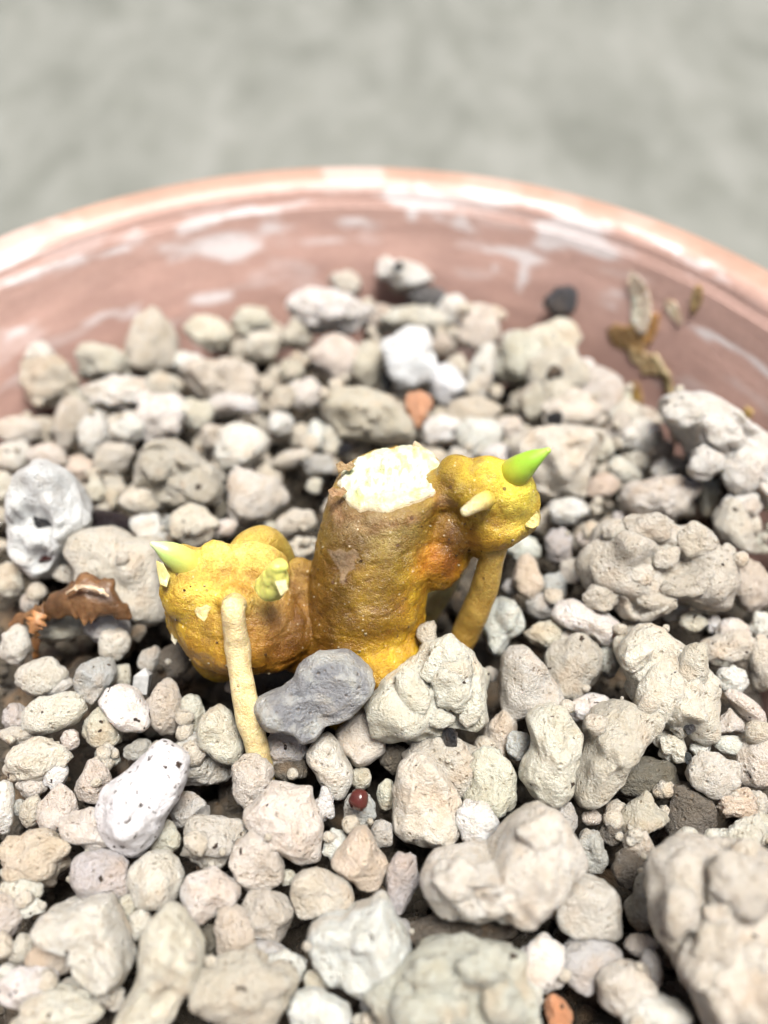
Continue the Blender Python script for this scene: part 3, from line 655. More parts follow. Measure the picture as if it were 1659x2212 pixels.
def chip(px, py, w, h, ang, lift, label, shape='a', name="black_grit", mat=None, cat="grit", colour=(.025, .026, .03)):
    pos = None
    if name != "black_bark":
        d = ray(px, py); hit, loc, nor, i_, ob, m_ = scene.ray_cast(bpy.context.evaluated_depsgraph_get(), Vector(CAM * S), Vector(d).normalized())
        if hit and loc.z / S > ZS - .5:
            pos = np.array(loc) / S; pos = pos + d / np.linalg.norm(d) * .12 * math.sqrt(w * h) * depth(pos) / FPX
            if pos[2] < ZS + .3: pos = pos - d / np.linalg.norm(d) * .30          # in a crack: propped up between the grains
    return tag(grain(px, py, w, h, ang, shape, colour=colour, lift=lift, name=name, mat=mat or M_BLACK, pos=pos), label, cat)
me = hole.data; n_ = len(me.vertices); cv = np.empty(n_ * 3, np.float32); me.vertices.foreach_get("co", cv); cv = cv.reshape(-1, 3) / S
kp = depth(np.array(hole.location) / S) / FPX
for dx, dy, rad_, dp in ((-8, -2, 40, .30), (-5, -79, 27, .18), (40, 60, 30, .10), (-40, 70, 34, .08)):
    e_ = ((cv[:, 0] - dx * kp) ** 2 + (cv[:, 1] - dy * kp) ** 2) / (rad_ * kp) ** 2
    cv[:, 2] -= np.where(cv[:, 2] > 0, dp * np.exp(-e_ ** 1.5), 0)
me.vertices.foreach_set("co", (cv * S).astype(np.float32).ravel()); me.update(); bpy.context.view_layer.update()
chip(975, 1594, 36, 54, 15, 1.9, "shiny black grit below the knobbly grain in front of the stump")
chip(1197, 904, 34, 32, 0, 1.6, "small black grit on the grain above the green pointed bud")
chip(840, 815, 44, 72, -10, .3, "tall black grit beside the bright white stone")
chip(862, 578, 26, 22, 0, 1.2, "tiny black grit on the topmost grains by the far pot wall")
chip(746, 970, 34, 30, 0, .5, "black grit tucked behind the stump's cut face")
chip(1200, 806, 40, 34, 20, 2.0, "dark grit on the tan grains near the far wall, above the black one")
chip(240, 1125, 124, 46, -8, .2, "ragged piece of black bark beside the white stone with holes", shape='l', name="black_bark", cat="bark", colour=(.03, .022, .025))
chip(775, 1728, 40, 46, -15, 2.3, "glossy dark red seed in front of the grey stone", shape='r', name="red_seed", mat=M_SEED, cat="seed")
chip(95, 1128, 58, 36, -12, 4.2, "black grit lodged in the hole of the tall white stone", shape='l')  # this chip and the next are added, dark for the shade inside the holes
chip(98, 1205, 40, 22, 20, 5.6, "dark red chip stuck low on the tall white stone", shape='a', colour=(.06, .02, .018), mat=M_BLACK)
chip(1487, 1637, 20, 28, 0, 3.0, "tiny dark green grit beside the round cream grain", colour=(.05, .06, .06))
chip(1490, 1570, 26, 34, -20, 4.0, "small slate grit under the big cream boulder", colour=(.10, .10, .11))
# a dark pebble stuck to the pot wall
pw = on_wall(1212, 652); pw = pw - 0.25 * ray(1212, 652)
k = depth(pw) / FPX
P, F = grain_verts(66 * k, 64 * k, 60 * k, 'a', 777, 4)
o = add("dark_pebble", mesh_from("dark_pebble", P, F), M_BLACK, None, pw, [list(x) for x in BASIS.T]); o.color = (.07, .075, .085, 1)
tag(o, "dark grey pebble stuck to the inside of the pot wall", "pebble")
# a clear crystal
p = place(307, 1470, .3, .15)
k = depth(p) / FPX
V = np.array([(-16, -26, -14), (16, -26, -14), (17, -26, 14), (-15, -26, 14), (-15, 12, -13), (17, 16, -13), (16, 14, 13), (-16, 10, 13), (2, 28, 0)]) * k
o = add("clear_crystal", mesh_from("clear_crystal", V, [[0, 1, 5, 4], [1, 2, 6, 5], [2, 3, 7, 6], [3, 0, 4, 7], [4, 5, 8], [5, 6, 8], [6, 7, 8], [7, 4, 8], [3, 2, 1, 0]], False), M_CRYSTAL, None, p, [list(x) for x in (BASIS.T @ rot_in_view(-8))])
tag(o, "clear glassy crystal standing behind the off-white angular grain", "crystal")

# ------------------------------------------------------------------ smaller grains in the gaps that are left
def cover_map():
    g = np.zeros((int(PH) // 4, int(PW) // 4), bool)
    yy, xx = np.mgrid[0:g.shape[0], 0:g.shape[1]] * 4 + 2
    return g, xx, yy
cov, XX, YY = cover_map()
for ob in [o for o in COL.objects if o.type == 'MESH' and o.name.split('.')[0] in ("pumice_grain", "grey_stone", "speckled_stone", "white_stone", "dark_pebble", "clay_shard")]:
    me = ob.data; n = len(me.vertices); co = np.empty(n * 3, np.float32); me.vertices.foreach_get("co", co)
    c = (co.reshape(-1, 3)[::3] @ np.array(ob.rotation_euler.to_matrix()).T + np.array(ob.location)) / S
    u, v = project(c)
    u0, u1, v0, v1 = u.min(), u.max(), v.min(), v.max()
    cov |= ((XX - (u0 + u1) / 2) / ((u1 - u0) / 2 + 1)) ** 2 + ((YY - (v0 + v1) / 2) / ((v1 - v0) / 2 + 1)) ** 2 < 0.8
rng = np.random.default_rng(12)
made = 0
n_auto = min(45, max(0, 300 - len(GRAINS)))
for _ in range(9000):
    if made >= n_auto: break
    x, y = rng.uniform(5, PW - 5), rng.uniform(640, PH - 10)
    i, j = int(y) // 4, int(x) // 4
    if i >= cov.shape[0] or j >= cov.shape[1] or cov[i, j]: continue
    p = at_z(x, y, ZS - 0.15)
    if math.hypot(p[0], p[1]) > 6.1: continue
    if 380 < x < 1090 and 1150 < y < 1440: continue
    rr = rng.uniform(15, 32) * (0.75 + 0.4 * (y - 640) / 1500)
    m = (XX - x) ** 2 + (YY - y) ** 2 < rr * rr
    if cov[m].mean() > 0.30: continue
    grain(x, y, rr * 2.1, rr * rng.uniform(1.5, 2.3), rng.uniform(-40, 40), 'raelc'[int(rng.integers(5))], 'tgodto'[int(rng.integers(6))], lift=rng.uniform(-.45, -.05))  # mostly dark colours, painting the shade of the gaps into these grains
    cov |= m; made += 1

# the deeper gravel that shows only in the cracks
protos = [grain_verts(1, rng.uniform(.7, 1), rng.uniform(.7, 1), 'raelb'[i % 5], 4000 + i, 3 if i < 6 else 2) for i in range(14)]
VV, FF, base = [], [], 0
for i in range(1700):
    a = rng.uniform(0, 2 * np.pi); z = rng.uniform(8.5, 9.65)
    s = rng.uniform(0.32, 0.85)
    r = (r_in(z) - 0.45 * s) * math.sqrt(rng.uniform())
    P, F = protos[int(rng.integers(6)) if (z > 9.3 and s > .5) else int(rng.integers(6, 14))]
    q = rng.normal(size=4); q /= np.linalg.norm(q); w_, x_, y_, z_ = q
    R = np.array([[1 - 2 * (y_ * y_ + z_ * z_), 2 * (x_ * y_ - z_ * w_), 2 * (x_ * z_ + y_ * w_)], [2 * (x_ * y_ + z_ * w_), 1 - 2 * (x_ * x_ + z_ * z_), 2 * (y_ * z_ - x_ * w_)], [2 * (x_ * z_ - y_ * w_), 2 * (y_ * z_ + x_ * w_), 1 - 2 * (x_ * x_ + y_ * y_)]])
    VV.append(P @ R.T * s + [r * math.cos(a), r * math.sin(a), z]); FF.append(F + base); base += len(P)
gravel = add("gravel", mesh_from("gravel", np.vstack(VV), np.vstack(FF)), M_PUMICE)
gravel.color = (.11, .095, .075, 1); gravel["kind"] = "stuff"; gravel["label"] = "deeper layer of beige pumice gravel filling the pot"; gravel["category"] = "gravel"  # wet pumice tone taken darker still, putting crack shade into the colour

# ------------------------------------------------------------------ the rhizome
rhizome = bpy.data.objects.new("rhizome", None); COL.objects.link(rhizome)
base_pt = at_z(780, 1420, ZS - 0.1); rhizome.location = Vector(base_pt * S)
tag(rhizome, "knobbly yellow rhizome with a cut white stump top, two green buds and pale roots", "rhizome")
inv = Matrix.Translation(-Vector(base_pt * S))
def part(name, me, mat, parent=rhizome):
    me.transform(inv)
    return add(name, me, mat, parent)
YB = -1.55                                             # the plane the rhizome stands in
ST = [at_z(782, 1475, 10.0), at_z(780, 1400, 10.75), at_y(800, 1240, -1.15), at_y(826, 1120, -.80), at_y(846, 1035, -.62)]
def pxr(p, r): return r * depth(p) / FPX
blobs = []                                             # points and radii of the body, in cm
body_v, body_f, nb = [], [], 0
def body_add(V, F):
    global nb
    body_v.append(V)
    for f in (F.tolist() if isinstance(F, np.ndarray) else F): body_f.append([q + nb for q in f])
    nb += len(V)
cut_n = np.array([-0.13, 0.10, 1.0]); cut_n /= np.linalg.norm(cut_n)
Vt, Ft = tube(ST, [pxr(ST[0], 118), pxr(ST[1], 128), pxr(ST[2], 127), pxr(ST[3], 124), pxr(ST[4], 123)], n=40, seg=48, round_end=(True, False))
# shear the upper rings so that the top is cut square to cut_n
ring = Vt[-48:]; top_c = ring.mean(0)
for j in range(12):
    sl = slice(len(Vt) - 48 * (j + 1), len(Vt) - 48 * j); w_ = (1 - j / 12) ** 1.2
    rg = Vt[sl]; c_ = rg.mean(0); d_ = rg - c_
    proj = d_ - np.outer(d_ @ cut_n, cut_n); proj *= (np.linalg.norm(d_, axis=1) / np.maximum(np.linalg.norm(proj, axis=1), 1e-6))[:, None]
    Vt[sl] = c_ + d_ * (1 - w_) + proj * w_
body_add(Vt, Ft)
def ball(px, py, y, r, sq=(1, 1, 1)):
    p = at_y(px, py, y); R = pxr(p, r); V, F = ico(3); body_add(p + (V * np.array(sq)) @ BASIS * R, F); return p
TL = ball(508, 1325, -1.50, 138, (1.02, .98, .95))
ball(440, 1270, -1.45, 90); ball(420, 1330, -1.5, 68); ball(470, 1228, -1.35, 62); ball(560, 1245, -1.35, 62); ball(590, 1360, -1.60, 90); ball(398, 1215, -1.32, 42); ball(530, 1205, -1.2, 40); ball(480, 1400, -1.6, 72); ball(508, 1296, -1.76, 46)
ball(655, 1370, -1.45, 85); ball(650, 1235, -1.1, 30); ball(640, 1275, -1.25, 40); ball(632, 1300, -1.35, 40)                     # the bridge to the stump and a knob on it
TR = ball(1062, 1105, -.85, 92, (1.0, 1.0, .95))
ball(1015, 1050, -.80, 62); ball(985, 1020, -.72, 42); ball(1050, 1040, -.82, 58); ball(1095, 1065, -.88, 66); ball(1120, 1085, -.9, 48); ball(1042, 1062, -.84, 76); ball(1105, 1112, -.9, 60); ball(1078, 1150, -.9, 50); ball(960, 1060, -.74, 55); ball(1125, 1115, -.9, 40); ball(980, 1130, -.85, 70); ball(1060, 1165, -.9, 52); ball(1098, 1035, -.83, 44)
ball(930, 1185, -.95, 75); ball(945, 1228, -1.1, 50); ball(975, 1195, -.95, 45); ball(880, 1130, -.85, 80)
ball(905, 1370, -1.35, 22); ball(820, 1440, -2.0, 60); ball(850, 1410, -1.8, 60)
bm_me = mesh_from("body_raw", np.vstack(body_v), body_f, scale=1.0)
tmp = bpy.data.objects.new("body_raw", bm_me); COL.objects.link(tmp)
md = tmp.modifiers.new("r", 'REMESH'); md.mode = 'VOXEL'; md.voxel_size = 0.03
md = tmp.modifiers.new("s", 'SMOOTH'); md.factor = 0.5; md.iterations = 14
dg = bpy.context.evaluated_depsgraph_get()
body_me = bpy.data.meshes.new_from_object(tmp.evaluated_get(dg))
bpy.data.objects.remove(tmp); bpy.data.meshes.remove(bm_me)
n = len(body_me.vertices)
co = np.empty(n * 3, np.float32); body_me.vertices.foreach_get("co", co); co = co.reshape(-1, 3).astype(float)
nr = np.empty(n * 3, np.float32); body_me.vertices.foreach_get("normal", nr); nr = nr.reshape(-1, 3).astype(float)
oncut = np.clip(((co - top_c) @ cut_n + 0.14) / 0.12, 0, 1)
wr = 0.04 * fbm(co * 1.5, 3) + 0.010 * fbm(co * 5.5, 3) + 0.012 * np.abs(fbm(co * [11, 11, 7], 3))
co2 = co + nr * (wr * (1 - 0.8 * oncut))[:, None]
ring_l = np.abs(np.sin((co @ (np.array([.15, .15, 1.0]))) * 7 + 2.2 * fbm(co * .9, 2)))        # faint leaf scars
co2 = co2 - nr * (0.012 * np.clip(0.25 - ring_l, 0, 1) / .25 * (1 - oncut))[:, None]
PIG = [  # px, py, plane, radius cm, colour, weight
 (500, 1215, -1.9, .45, (0.912, 0.691, 0.190), 1.6), (440, 1250, -1.9, .35, (0.880, 0.655, 0.107), 1.1), (540, 1205, -1.6, .3, (0.901, 0.691, 0.201), .9), (420, 1370, -2.0, .45, (0.580, 0.347, 0.022), 1.5), (380, 1330, -1.8, .3, (0.580, 0.403, 0.034), 1.1),
 (595, 1330, -2.2, .38, (0.668, 0.370, 0.119), 1.6), (600, 1420, -2.2, .40, (0.254, 0.095, 0.008), 1.6), (500, 1430, -2.2, .4, (0.510, 0.243, 0.015), 1.4), (650, 1330, -1.9, .25, (0.124, 0.050, 0.007), 2.0), (640, 1280, -1.6, .2, (0.143, 0.063, 0.009), 1.5), (380, 1220, -1.6, .20, (0.710, 0.728, 0.190), 1.4), (595, 1250, -1.9, .2, (0.731, 0.691, 0.142), 1.0),
 (700, 1320, -2.0, .42, (0.174, 0.081, 0.008), 1.8), (760, 1330, -2.1, .42, (0.198, 0.099, 0.009), 1.7), (860, 1350, -1.9, .40, (0.540, 0.339, 0.015), 1.6), (800, 1420, -2.4, .42, (0.510, 0.294, 0.015), 1.3), (720, 1240, -1.6, .33, (0.198, 0.108, 0.014), 1.6), (790, 1270, -1.9, .3, (0.236, 0.135, 0.012), 1.4),
 (860, 1240, -1.6, .35, (0.285, 0.198, 0.012), 1.5), (760, 1130, -1.3, .36, (0.180, 0.112, 0.036), 2.0), (840, 1150, -1.3, .38, (0.242, 0.171, 0.058), 1.8), (720, 1110, -1.1, .25, (0.198, 0.126, 0.036), 1.6), (830, 1110, -1.2, .28, (0.260, 0.175, 0.079), 1.5), (920, 1120, -1.1, .28, (0.260, 0.171, 0.027), 1.4), (900, 1180, -1.3, .3, (0.260, 0.175, 0.016), 1.2),
 (940, 1230, -1.4, .26, (0.560, 0.202, 0.020), 1.9), (985, 1180, -1.3, .28, (0.236, 0.103, 0.008), 1.7), (970, 1090, -1.1, .25, (0.285, 0.167, 0.009), 1.5), (1080, 1080, -1.3, .36, (0.731, 0.568, 0.053), 1.6), (1110, 1130, -1.2, .33, (0.784, 0.617, 0.119), 1.5), (1050, 1010, -1.0, .33, (0.610, 0.410, 0.026), 1.3), (985, 1005, -.9, .25, (0.285, 0.175, 0.016), 1.3), (1130, 1060, -1.1, .25, (0.710, 0.691, 0.071), 1.5), (1080, 1180, -1.2, .22, (0.610, 0.358, 0.019), 1.2), (1110, 1190, -1.1, .2, (0.560, 0.358, 0.026), .9),
]
W = np.full(n, 0.10); C = np.tile(np.array([.50, .32, .02]), (n, 1)) * 0.10
warp = co + 0.12 * np.stack([fbm(co * 2.2 + s, 3) for s in (3, 41, 77)], -1)
for px, py, yy, r, c, wt in PIG:
    p = at_y(px, py, yy); dd = ray(px, py); dd /= np.linalg.norm(dd); w0 = co - CAM; al = w0 @ dd
    off = np.linalg.norm(w0 - al[:, None] * dd, axis=1); near = off < off.min() + .05; p = co[near][al[near].argmin()]   # on the skin itself
    e = wt * np.exp(-((warp - p) ** 2).sum(1) / (r * r)); W += e; C += e[:, None] * np.array(c)
C = C / W[:, None]
mt = fbm(co * 3.0 + 5, 4)[:, None]; C = C * (1 + 0.42 * mt * np.array([.8, 1.0, 1.2]))
patch = np.clip((fbm(co * 1.7 + 60, 4) - .25) * 2.2, 0, 1)[:, None] * .5; C = C * (1 - patch) + np.array([.40, .18, .015]) * patch
d_top = (co - top_c) @ cut_n                                                  # torn pinkish bark just under the cut
edge = np.clip(1 - np.abs(d_top + .09) / .10, 0, 1)[:, None] * (np.linalg.norm(co - top_c, axis=1) < .85)[:, None] * np.clip(.7 + .8 * fbm(co * 5, 3), 0, 1)[:, None]
C = C * (1 - edge * .8) + np.array([.42, .25, .14]) * edge * .8
dry = np.clip((fbm(co * [4.5, 4.5, 2.0] + 90, 4) + .1) * 1.5, 0, 1) * np.clip(1 - np.linalg.norm((co - at_y(790, 1130, -1.25)) / [.7, .6, .5], axis=1), 0, 1)
C = C * (1 - .7 * dry[:, None]) + np.array([.36, .27, .16]) * .7 * dry[:, None]
body_me.vertices.foreach_set("co", (co2 * S).astype(np.float32).ravel()); body_me.update()
body_me.materials.clear()
color_attr(body_me, np.clip(C * np.array([.96, .99, .95]), 0.005, .9))
body_me.polygons.foreach_set("use_smooth", np.full(len(body_me.polygons), True))
part("body", body_me, M_BODY)

# the pale cut on top: torn fibres standing a little proud
e1 = np.cross(cut_n, [0, 1, 0]); e1 /= np.linalg.norm(e1); e2 = np.cross(cut_n, e1)
RC = pxr(top_c, 123)
nr_, na_ = 46, 120
rr, th = np.meshgrid(np.linspace(0.0, 1, nr_), np.linspace(0, 2 * np.pi, na_, endpoint=False), indexing='ij')
edge_r = RC * (0.93 + .05 * np.sin(th * 2 + .6) + .04 * vnoise(np.stack([np.cos(th) * 2, np.sin(th) * 2, th * 0], -1).reshape(-1, 3)).reshape(th.shape) + .05 * vnoise(np.stack([np.cos(th) * 7, np.sin(th) * 7, th * 0 + 4], -1).reshape(-1, 3)).reshape(th.shape))
U = (rr * edge_r)
Pc = top_c + U[..., None] * (np.cos(th)[..., None] * e1 + np.sin(th)[..., None] * e2)
flat_p = Pc.reshape(-1, 3)
hh = 0.065 + 0.022 * fbm(flat_p * 2.5 + 8, 2) + 0.030 * np.abs(fbm(flat_p * [14, 6, 6] + 3, 3)) + .008 * fbm(flat_p * 22, 2)
hh = hh.reshape(rr.shape) * np.clip((1 - rr) * 7, 0, 1) ** .6 - 0.10 * (rr > .985)
Pc = Pc + hh[..., None] * cut_n
I, J = np.meshgrid(np.arange(nr_ - 1), np.arange(na_), indexing='ij'); J2 = (J + 1) % na_
F = np.stack([I * na_ + J, (I + 1) * na_ + J, (I + 1) * na_ + J2, I * na_ + J2], -1).reshape(-1, 4)
cut_me = mesh_from("cut_face", Pc.reshape(-1, 3), F)
fp = Pc.reshape(-1, 3); q = rr.reshape(-1, 1)
cc = np.array([.75, .78, .63]) + .12 * fbm(fp * 6, 3)[:, None]
front = np.clip(-(fp - top_c)[:, 1:2] / RC, 0, 1)
cc = cc * (1 - .35 * front) + np.array([.62, .68, .30]) * .35 * front
fib = np.clip((np.abs(fbm(fp * [13, 5, 5] + 3, 3)) - .45) * 4, 0, 1)[:, None] * .6
vas = np.exp(-((q - .80) / .07) ** 2) * .45; cc = cc * (1 - vas) + np.array([.52, .58, .24]) * vas
cc = cc * (1 - fib) + np.array([.46, .48, .16]) * fib
out = np.clip((q - .90) * 9, 0, 1); cc = cc * (1 - out) + np.array([.62, .46, .28]) * out
color_attr(cut_me, np.clip(cc, .02, .92)); part("cut_face", cut_me, M_CUT)

def grad_tube(name, pts, rad, cols, mat, parent=rhizome, **kw):
    V, F = tube(pts, rad, **kw); me = mesh_from(name, V, F)
    P = catmull(pts, 60); d = ((V[:, None, :] - P[None]) ** 2).sum(-1); t = d.argmin(1) / 59.0
    cs = np.asarray(cols, float); x = np.linspace(0, 1, len(cs))
    c = np.stack([np.interp(t, x, cs[:, k]) for k in range(3)], -1) * (1 + .06 * fbm(V * 4, 2))[:, None]
    color_attr(me, np.clip(c, .01, .95)); return part(name, me, mat, parent)
PALE, YEL, AMB = (.80, .67, .38), (.74, .57, .20), (.52, .30, .05)
def P_(l): return [at_y(a, b, y) for a, b, y in l]
pts = P_([(522, 1318, -1.65), (506, 1308, -1.98), (507, 1350, -2.10), (514, 1405, -2.23), (536, 1530, -2.66), (560, 1630, -2.95), (578, 1710, -3.15)])
grad_tube("root", pts, [pxr(p, r) for p, r in zip(pts, (26, 29, 29, 28, 28, 26, 18))], [YEL, PALE, PALE, (.76, .63, .34), (.58, .43, .14)], M_ROOT, n=60, seg=30, rough=.02, freq=2.5)
pts = P_([(1068, 1155, -.95), (1062, 1205, -1.12), (1040, 1290, -1.20), (1005, 1370, -1.28), (975, 1430, -1.45)])
grad_tube("root", pts, [pxr(p, r) for p, r in zip(pts, (36, 31, 30, 30, 26))], [(.62, .44, .09), (.56, .38, .09), (.48, .30, .065), (.40, .23, .04)], M_ROOT, n=50, seg=30, rough=.02, freq=2.5)
pts = P_([(505, 1225, -1.2), (535, 1185, -1.0), (573, 1172, -.85), (603, 1205, -.75), (615, 1265, -.75)])
grad_tube("root", pts, [pxr(p, r) for p, r in zip(pts, (34, 36, 35, 33, 30))], [(.62, .44, .08), (.52, .37, .07), (.50, .37, .08), (.40, .28, .05)], M_ROOT, n=44, seg=28, rough=.012, freq=2.5)
pts = P_([(1050, 1078, -1.20), (1032, 1088, -1.40), (1006, 1104, -1.48)])
grad_tube("root", pts, [pxr(p, r) for p, r in zip(pts, (20, 17, 12))], [(.74, .56, .10), (.76, .64, .26), (.80, .72, .46)], M_ROOT, n=20, seg=24, rough=.008)
pts = P_([(985, 1215, -.35), (950, 1280, -.45), (915, 1335, -.55)])
grad_tube("root", pts, [pxr(p, r) for p, r in zip(pts, (26, 28, 26))], [(.78, .70, .40), (.74, .66, .34), (.66, .52, .22)], M_ROOT, n=20, seg=24, rough=.01)

pts = P_([(426, 1240, -1.38), (396, 1214, -1.42), (362, 1192, -1.44), (333, 1176, -1.44)])
bl = grad_tube("bud", pts, [pxr(p, r) for p, r in zip(pts, (36, 32, 23, 9))], [(.64, .49, .09), (.62, .54, .11), (.54, .63, .16), (.50, .68, .20), (.64, .74, .40)], M_BUD, n=36, seg=30, rough=.015)
bl["label"] = "pale green pointed bud beside the thick pale root"
pts = P_([(1096, 1030, -.82), (1122, 1014, -.90), (1153, 992, -.92), (1183, 974, -.92)])
br = grad_tube("bud", pts, [pxr(p, r) for p, r in zip(pts, (33, 30, 21, 8))], [(.56, .44, .04), (.48, .48, .045), (.34, .52, .045), (.29, .55, .05), (.40, .60, .10)], M_BUD, n=36, seg=30, rough=.012)
br["label"] = "bright green pointed bud on the raised knob"
sb = P_([(588, 1262, -1.90), (594, 1246, -1.96), (601, 1226, -1.96)])
V, F = tube(sb, [pxr(sb[0], 36), pxr(sb[1], 29), pxr(sb[2], 15)], n=60, seg=64, rough=.034, freq=4.5, seed=3)
me = mesh_from("bud", V, F); color_attr(me, np.clip(np.array([.58, .58, .15]) * (1 + .3 * fbm(V * 4, 3))[:, None], .02, .9)); o = part("bud", me, M_BUD); o["label"] = "stubby crumpled yellow-green bud"

def flake(name, px, py, y, outline, colour, curl=.3, thick=.012, mat=M_DRY, parent=rhizome, place_fn=None, seed=1):
    """A thin curled scrap: px outline around a middle point, with real thickness."""
    c = at_y(px, py, y) if place_fn is None else place_fn(px, py); k = depth(c) / FPX
    o_ = np.asarray(outline, float) * k; m = len(o_); rings = 6; V = [np.zeros(3)]
    for r in np.linspace(1 / rings, 1, rings):
        for x, yy in o_: V.append(np.array([x * r, yy * r, 0]))
    V = np.array(V); s = np.abs(o_).max()
    V[:, 2] = -curl * (V[:, 0] ** 2 - .4 * V[:, 1] ** 2) / s + .12 * s * fbm(V * 2.2 / s + seed, 2)
    F = [[0, 1 + j, 1 + (j + 1) % m] for j in range(m)]
    for r in range(rings - 1):
        for j in range(m): a, b = 1 + r * m + j, 1 + r * m + (j + 1) % m; F.append([a, a + m, b + m, b])
    nv = len(V); B = V - [0, 0, thick]
    F2 = [f[::-1] for f in F]; F2 = [[q + nv for q in f] for f in F2]
    l = 1 + (rings - 1) * m
    side = [[l + j, l + nv + j, l + nv + (j + 1) % m, l + (j + 1) % m] for j in range(m)]
    A = np.vstack([V, B]) @ BASIS + c
    me = mesh_from(name, A, F + F2 + side)
    color_attr(me, np.clip(np.array(colour) * (1 + .2 * fbm(A * 6, 2))[:, None], .01, .95))
    if parent is not None: return part(name, me, mat, parent)
    me.transform(Matrix.Translation(-Vector(c * S))); return add(name, me, mat, None, c)
flake("bud_scale", 352, 1240, -1.62, [(-14, 30), (2, 22), (14, -4), (10, -28), (-6, -22), (-14, 4)], (.56, .54, .22), mat=M_BUD, curl=.7, parent=bl)
for i, (a, b, yy) in enumerate(((728, 1066, -.95), (925, 1082, -1.02), (745, 1010, -.55))):
    flake("skin_flake", a, b, yy, [(-20, 8), (-8, 14), (2, 7), (14, 15), (22, 4), (10, -8), (-2, -5), (-14, -12)], (.40 - .02 * (i % 3), .25, .13), curl=.5, seed=40 + i)
flake("skin_flake", 437, 1325, -2.17, [(-20, 4), (-12, 14), (-3, 13), (8, 19), (19, 12), (12, 2), (10, -8), (5, -18), (-4, -12), (-12, -8)], (.70, .58, .28), curl=.7)
flake("skin_flake", 1150, 1120, -1.12, [(-18, 12), (-6, 20), (6, 20), (16, 8), (19, -4), (15, -15), (0, -22), (-14, -18), (-20, -4)], (.66, .56, .22), curl=.7)
flake("skin_flake", 742, 1215, -1.90, [(-38, 30), (-20, 24), (-8, 30), (6, 22), (24, 30), (34, 12), (24, 4), (26, -14), (10, -20), (0, -46), (-8, -44), (-6, -20), (-20, -2)], (.22, .15, .08), curl=.5, thick=.02)
flake("skin_flake", 377, 1372, -1.75, [(-6, 14), (6, 18), (9, -4), (2, -22), (-8, -10)], (.82, .76, .56))
flake("skin_flake", 607, 1268, -2.15, [(-14, 12), (10, 16), (16, -6), (0, -20)], (.78, .68, .36))
flake("skin_flake", 900, 968, -.15, [(-16, -10), (-4, 16), (10, 8), (18, -12)], (.74, .62, .44))

# grit stuck to the skin
rng = np.random.default_rng(31)
cand = np.where((nr @ np.array([0, -.68, .73]) > .1) & (oncut < .01))[0]
for nm, mat_, colr, cnt, lo, hi in (("stuck_grit", M_PUMICE, (.62, .50, .30, 1), 22, .015, .04), ("stuck_dirt", M_BLACK, (.09, .045, .02, 1), 40, .015, .04)):
    VV, FF, base = [], [], 0
    for i in rng.choice(cand, cnt, replace=False):
        P, F = protos[int(rng.integers(6, 14))]; R, _ = np.linalg.qr(rng.normal(size=(3, 3)))
        if np.linalg.det(R) < 0: R[:, 0] *= -1
        z_ = rng.uniform(lo, hi); VV.append(P @ R.T * z_ * [1, .6, 1] + co2[i] + nr[i] * z_ * .15); FF.append(F + base); base += len(P)
    o = part(nm, mesh_from(nm, np.vstack(VV), np.vstack(FF)), mat_); o.color = colr; o["kind"] = "stuff"

# ------------------------------------------------------------------ dry husks
hk = bpy.data.objects.new("brown_husk", None); COL.objects.link(hk)
hc = at_z(160, 1345, ZS + .3); hk.location = Vector(hc * S)
tag(hk, "amber brown papery husk arched over the grains beside the yellow rhizome", "husk")
hinv = Matrix.Translation(-Vector(hc * S))
def sheet(name, pts, half, colour, seed, fold=.5, thick=.018, side=(0, -.45, .9)):
    """A thin crumpled strip along a path, ragged along both edges, with real thickness."""
    n, m = 70, 17
    P = catmull(pts, n); H = catmull(np.c_[half, half, half], n)[:, 0]
    T = np.gradient(P, axis=0); T /= np.linalg.norm(T, axis=1)[:, None]
    sd_ = np.array(side) / np.linalg.norm(side)
    B = np.cross(T, sd_); B /= np.linalg.norm(B, axis=1)[:, None]; Nn = np.cross(B, T)
    u = np.linspace(-1, 1, m)
    rag = 1 + (.40 * vnoise(np.stack([np.arange(n) * .17, np.full(n, seed), np.zeros(n)], -1)) + .10 * vnoise(np.stack([np.arange(n) * .4, np.full(n, seed), np.ones(n) * 7], -1)))[:, None] * np.abs(u)[None]
    V = P[:, None] + B[:, None] * (H[:, None] * u[None] * rag)[..., None] - Nn[:, None] * (fold * H[:, None] * u[None] ** 2)[..., None]
    V = V.reshape(-1, 3); NV = np.repeat(Nn, m, 0)
    V = V + NV * (.05 * fbm(V * 2.0 + seed, 2) + .010 * fbm(V * 7 + seed, 2))[:, None]
    I, J = np.meshgrid(np.arange(n - 1), np.arange(m - 1), indexing='ij')
    F = np.stack([I * m + J, I * m + J + 1, (I + 1) * m + J + 1, (I + 1) * m + J], -1).reshape(-1, 4)
    k = len(V); edge = [i * m for i in range(n)] + [(n - 1) * m + j for j in range(1, m)] + [i * m + m - 1 for i in range(n - 2, -1, -1)] + [j for j in range(m - 2, 0, -1)]
    e = np.array(edge); e2 = np.roll(e, -1)
    FF_ = np.vstack([F, F[:, ::-1] + k, np.stack([e, e2, e2 + k, e + k], -1)])
    A = np.vstack([V, V - NV * thick]); me = mesh_from(name, A, FF_)
    color_attr(me, np.clip(np.array(colour) * (1 + .55 * fbm(A * 2.6 + seed, 4))[:, None], .006, .9)); return me
def husk_part(name, l, rad, colour, seed, **kw):
    pts = [at_z(a, b, ZS + z) for a, b, z in l]
    me = sheet(name, pts, [pxr(p, r) for p, r in zip(pts, rad)], colour, seed, **kw); me.transform(hinv); return add(name, me, M_HUSK, hk)
